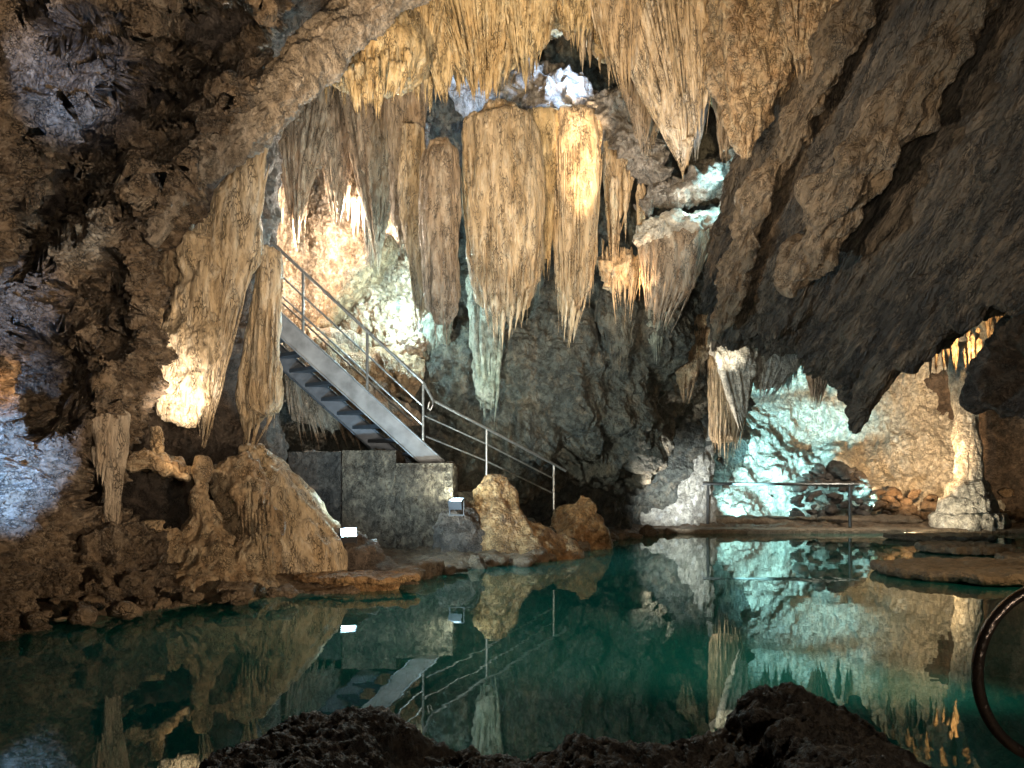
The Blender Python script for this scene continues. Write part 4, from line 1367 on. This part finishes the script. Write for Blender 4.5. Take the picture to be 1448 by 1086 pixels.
# bronze hoop on the near bank
hp = empty('ladder_hoop', P(1500, 1050, 2.1))
tag(hp, 'dark bronze curved grab hoop standing beside the pool', 'grab rail')
th = np.radians(np.linspace(60, 262, 50))
d = 2.1
c = P(1490, 952, d)
R = 108 * d / F
pts = [c + np.array([.0, 0, 0])]
arc = np.stack([c[0] + R * np.cos(th), np.full(50, d), c[2] + R * 1.13 * np.sin(th)], 1)
tail = np.array([arc[-1] + [.10, .0, .0], arc[-1] + [.22, 0, -.12], arc[-1] + [.25, 0, -.5]])
mb = MB()
mb.tube(np.concatenate([arc, tail]), 8.0 * d / F, 16)
mb.build('tube', M['hoop'], hp, True)
mb = MB()
mb.tube([tail[-1] + [0, 0, .03], tail[-1]], .05, 16)
mb.build('flange', M['hoop'], hp, True)


# ------------------------------------------------------------------ lamps and added fill lights
def light(kind, pos, col, power, radius=.03, target=None, cone=60, blend=.6, name='lamp_or_fill_light'):
    l = bpy.data.lights.new(name, kind)
    l.color = col
    l.energy = power
    l.shadow_soft_size = radius
    o = bpy.data.objects.new(name, l)
    o.location = tuple(pos)
    if target is not None:
        o.rotation_euler = (Vector(target) - Vector(pos)).to_track_quat('-Z', 'Y').to_euler()
    if kind == 'SPOT':
        l.spot_size = math.radians(cone)
        l.spot_blend = blend
    COL.objects.link(o)
    return o


def floodlight(label, pos, target, size=.17):
    root = empty('floodlight', pos)
    tag(root, label, 'floodlight')
    z = Vector(target) - Vector(pos)
    z.normalize()
    x = z.cross(Vector((0, 0, 1))).normalized()
    y = x.cross(z)
    axm = np.array([x, y, z])
    c = np.array(pos)
    mb = MB()
    t = .012
    zz = np.array(z)
    mb.box(c - zz * .05, (size * 1.3, size, .05), axm)
    for sx in (-1, 1):
        mb.box(c + np.array(x) * sx * size * .63 + zz * .01, (t, size, .08), axm)
        mb.box(c + np.array(y) * sx * size * .48 + zz * .01, (size * 1.23, t, .08), axm)
    mb.build('housing', M['housing'], root)
    mb = MB()
    mb.box(c + zz * .012, (size * 1.2, size * .92, .012), axm)
    mb.build('lens', M['lens'], root)
    mb = MB()
    for sx in (-1, 1):
        mb.box(c + np.array(x) * sx * size * .70 - np.array([0, 0, .07]), (.012, .05, .2), None)
    mb.box(c - np.array([0, 0, .17]), (size * 1.5, .06, .014))
    mb.build('bracket', M['housing'], root)
    mb = MB()
    c0 = c - zz * .07
    mb.tube(cr([c0, c0 + [-.03, .12, -.10], c0 + [.12, .22, -.24], c0 + [.30, .20, -.30], c0 + [.55, .10, -.36]], 40), .011, 8)
    mb.build('cable', M['crystal'], root, True)
    return root


WARM = (1.0, .72, .42)
WARM2 = (1.0, .62, .30)
NEUT = (1.0, .90, .76)
COOL = (.62, .86, 1.0)
BLUE = (.16, .42, 1.0)
CYAN = (.42, .91, 1.0)

f1 = P(492, 757, 8.35)
floodlight('small floodlight glaring on dark boulder by amber slab', f1, f1 + np.array([.3, -.7, .8]), .14)
light('SPOT', f1 + np.array([.03, -.1, .1]), (.5, .8, 1), 520, .06, f1 + np.array([.5, .6, .9]), 150, .6)
f2 = P(646, 711, 10.35)
floodlight('small floodlight shining up at corner of concrete plinth', f2, f2 + np.array([-.1, -.3, 1.0]), .15)
light('SPOT', f2 + np.array([-.02, -.02, .1]), (.8, 1, .92), 40, .06, f2 + np.array([-.3, .6, 1.0]), 170, .5)

# floodlights out of view washing roof and columns, then added fixtureless fill spots
def spot(pos, tgt, col, e, cone, r=.04, blend=.7):
    return light('SPOT', pos, col, e, r, tgt, cone, blend)


spot((3.3, 2.0, .4), P(650, 290, 11), NEUT, 3000, 48, .1)
spot((-1.5, 1.0, .5), P(790, 50, 9.5), (1, .76, .46), 4000, 42, .12)
spot((4.2, 2.7, .6), P(250, 700, 7.6), (1, .8, .56), 1200, 42, .1)
spot((-2.5, 2.4, .6), P(1165, 200, 8.6), (1, .84, .64), 1500, 22, .08, 1.0)
spot((-2.4, 2.3, .6), P(1300, 330, 8.6), (1, .84, .64), 1100, 38, .08, 1.0)  # added dim fill for the rest of the overhang
spot((2.0, .2, 1.2), P(620, 1080, 2.7), NEUT, 34, 100, .1)
spot((.7, .6, .9), P(110, 360, 5.6), (1, .84, .64), 900, 46, .06)  # added fill for the left wall, no lamp stands here
spot((-2.2, 5.2, .4), P(820, 560, 13), (.95, 1, .88), 1400, 36, .06)  # added fill raking across the back wall, no fixture
spot((0, .2, 1.5), P(760, 240, 10), NEUT, 900, 92, .25, 1.0)  # added headlamp-like fill from beside the camera
spot((2.4, 13.6, .3), P(975, 500, 13.6), NEUT, 160, 60, .04)  # added to brighten the tangled stalactite cluster
spot((4.4, 3.0, .6), P(750, 740, 11.5), WARM2, 420, 22, .05)
spot((1.6, 3.2, 1.6), P(510, 806, 7.9), WARM2, 110, 16, .05)
spot((6.2, 4.5, 2.6), P(1385, 795, 8.8), WARM, 360, 46, .05)  # added spot from above to brighten the round slabs
spot(P(1240, 600, 15.0), P(1180, 745, 16.6), NEUT, 200, 110, .05)  # added in mid-air to brighten the walkway
# golden curtain
spot(P(850, 520, 10.0), P(824, 240, 11.0), WARM, 4200, 15, .03, 1.0)
light('POINT', P(893, 398, 11.3), WARM2, 22, .02)
# alcove
light('POINT', P(415, 320, 12.7), (1, .82, .63), 230, .04)
light('POINT', P(500, 300, 12.8), (1, .86, .72), 150, .04)
light('POINT', P(420, 430, 12.1), (1, .78, .56), 45, .04)
light('POINT', P(560, 420, 12.0), (.60, .94, 1.0), 170, .04)
# blue recess and niche
spot(P(812, 118, 10.7), P(760, 85, 12.3), (.40, .63, 1), 130, 120, .04)
spot(P(1010, 262, 9.0), P(962, 165, 9.5), (.5, .72, 1), 60, 60, .03, 1.0)
spot(P(640, 175, 11.3), P(660, 120, 12.4), (.42, .64, 1), 110, 110, .03)
light('POINT', P(972, 305, 11.2), (1, .95, .8), 26, .02)
light('POINT', P(1025, 262, 10.9), (.45, .9, 1), 44, .03)
light('POINT', P(893, 236, 11.0), NEUT, 5, .02)
# bright lobe
spot(P(262, 672, 6.6), P(255, 550, 7.5), NEUT, 420, 40, .03, 1.0)
spot(P(262, 628, 6.8), P(240, 664, 7.6), WARM, 20, 60, .02, 1.0)
# blue lamps along the honeycombed wall
spot(P(170, 770, 4.3), P(20, 660, 5.3), BLUE, 900, 36, .04)
spot(P(150, 220, 3.9), P(95, 115, 5.6), BLUE, 420, 26, .02, 1.0)
spot(P(120, 520, 4.0), P(25, 440, 5.3), BLUE, 300, 24, .02, 1.0)
spot(P(60, 600, 4.2), P(5, 545, 5.2), WARM2, 160, 20, .02, 1.0)
spot(P(200, 380, 4.2), P(110, 325, 5.7), COOL, 160, 20, .02, 1.0)
spot(P(120, 120, 4.2), P(70, 60, 5.6), (1, .85, .66), 60, 30, .02, 1.0)
# second grotto
spot(P(1040, 728, 17.4), P(1090, 630, 19.3), CYAN, 150, 130, .04)
spot(P(1112, 727, 17.7), P(1140, 610, 20), CYAN, 200, 120, .04)
spot(P(1040, 722, 15.6), P(1120, 600, 19.6), CYAN, 3400, 42, .04, .9)
spot(P(1235, 715, 17.3), P(1190, 610, 19.6), CYAN, 260, 90, .04)
spot(P(985, 742, 14.6), P(945, 660, 17), (.85, .95, 1), 420, 80, .04, 1.0)
spot(P(1112, 556, 17.9), P(1112, 535, 19), WARM, 34, 100, .03)
spot(P(1300, 690, 15.4), P(1290, 610, 18.6), WARM2, 700, 84, .04)
spot(P(1392, 500, 14.0), P(1335, 455, 15.8), (1, .66, .32), 380, 84, .03)
spot(P(1470, 700, 15.6), P(1440, 600, 17.8), WARM, 120, 110, .04)
spot(P(1280, 752, 14.4), P(1366, 670, 16.4), (1, .86, .62), 420, 62, .04)  # added to brighten the column foot
spot(P(1025, 520, 13.5), P(1025, 470, 14.2), (1, .9, .7), 40, 100, .02)
spot(ground(880, 752, .1) + np.array([0, -.6, .1]), P(1045, 550, 14.4), NEUT, 700, 52, .04)  # added at the shore to brighten the large brown curtain
spot(P(700, 520, 11.6), P(690, 540, 12.4), (.7, 1, .85), 14, 90, .03)
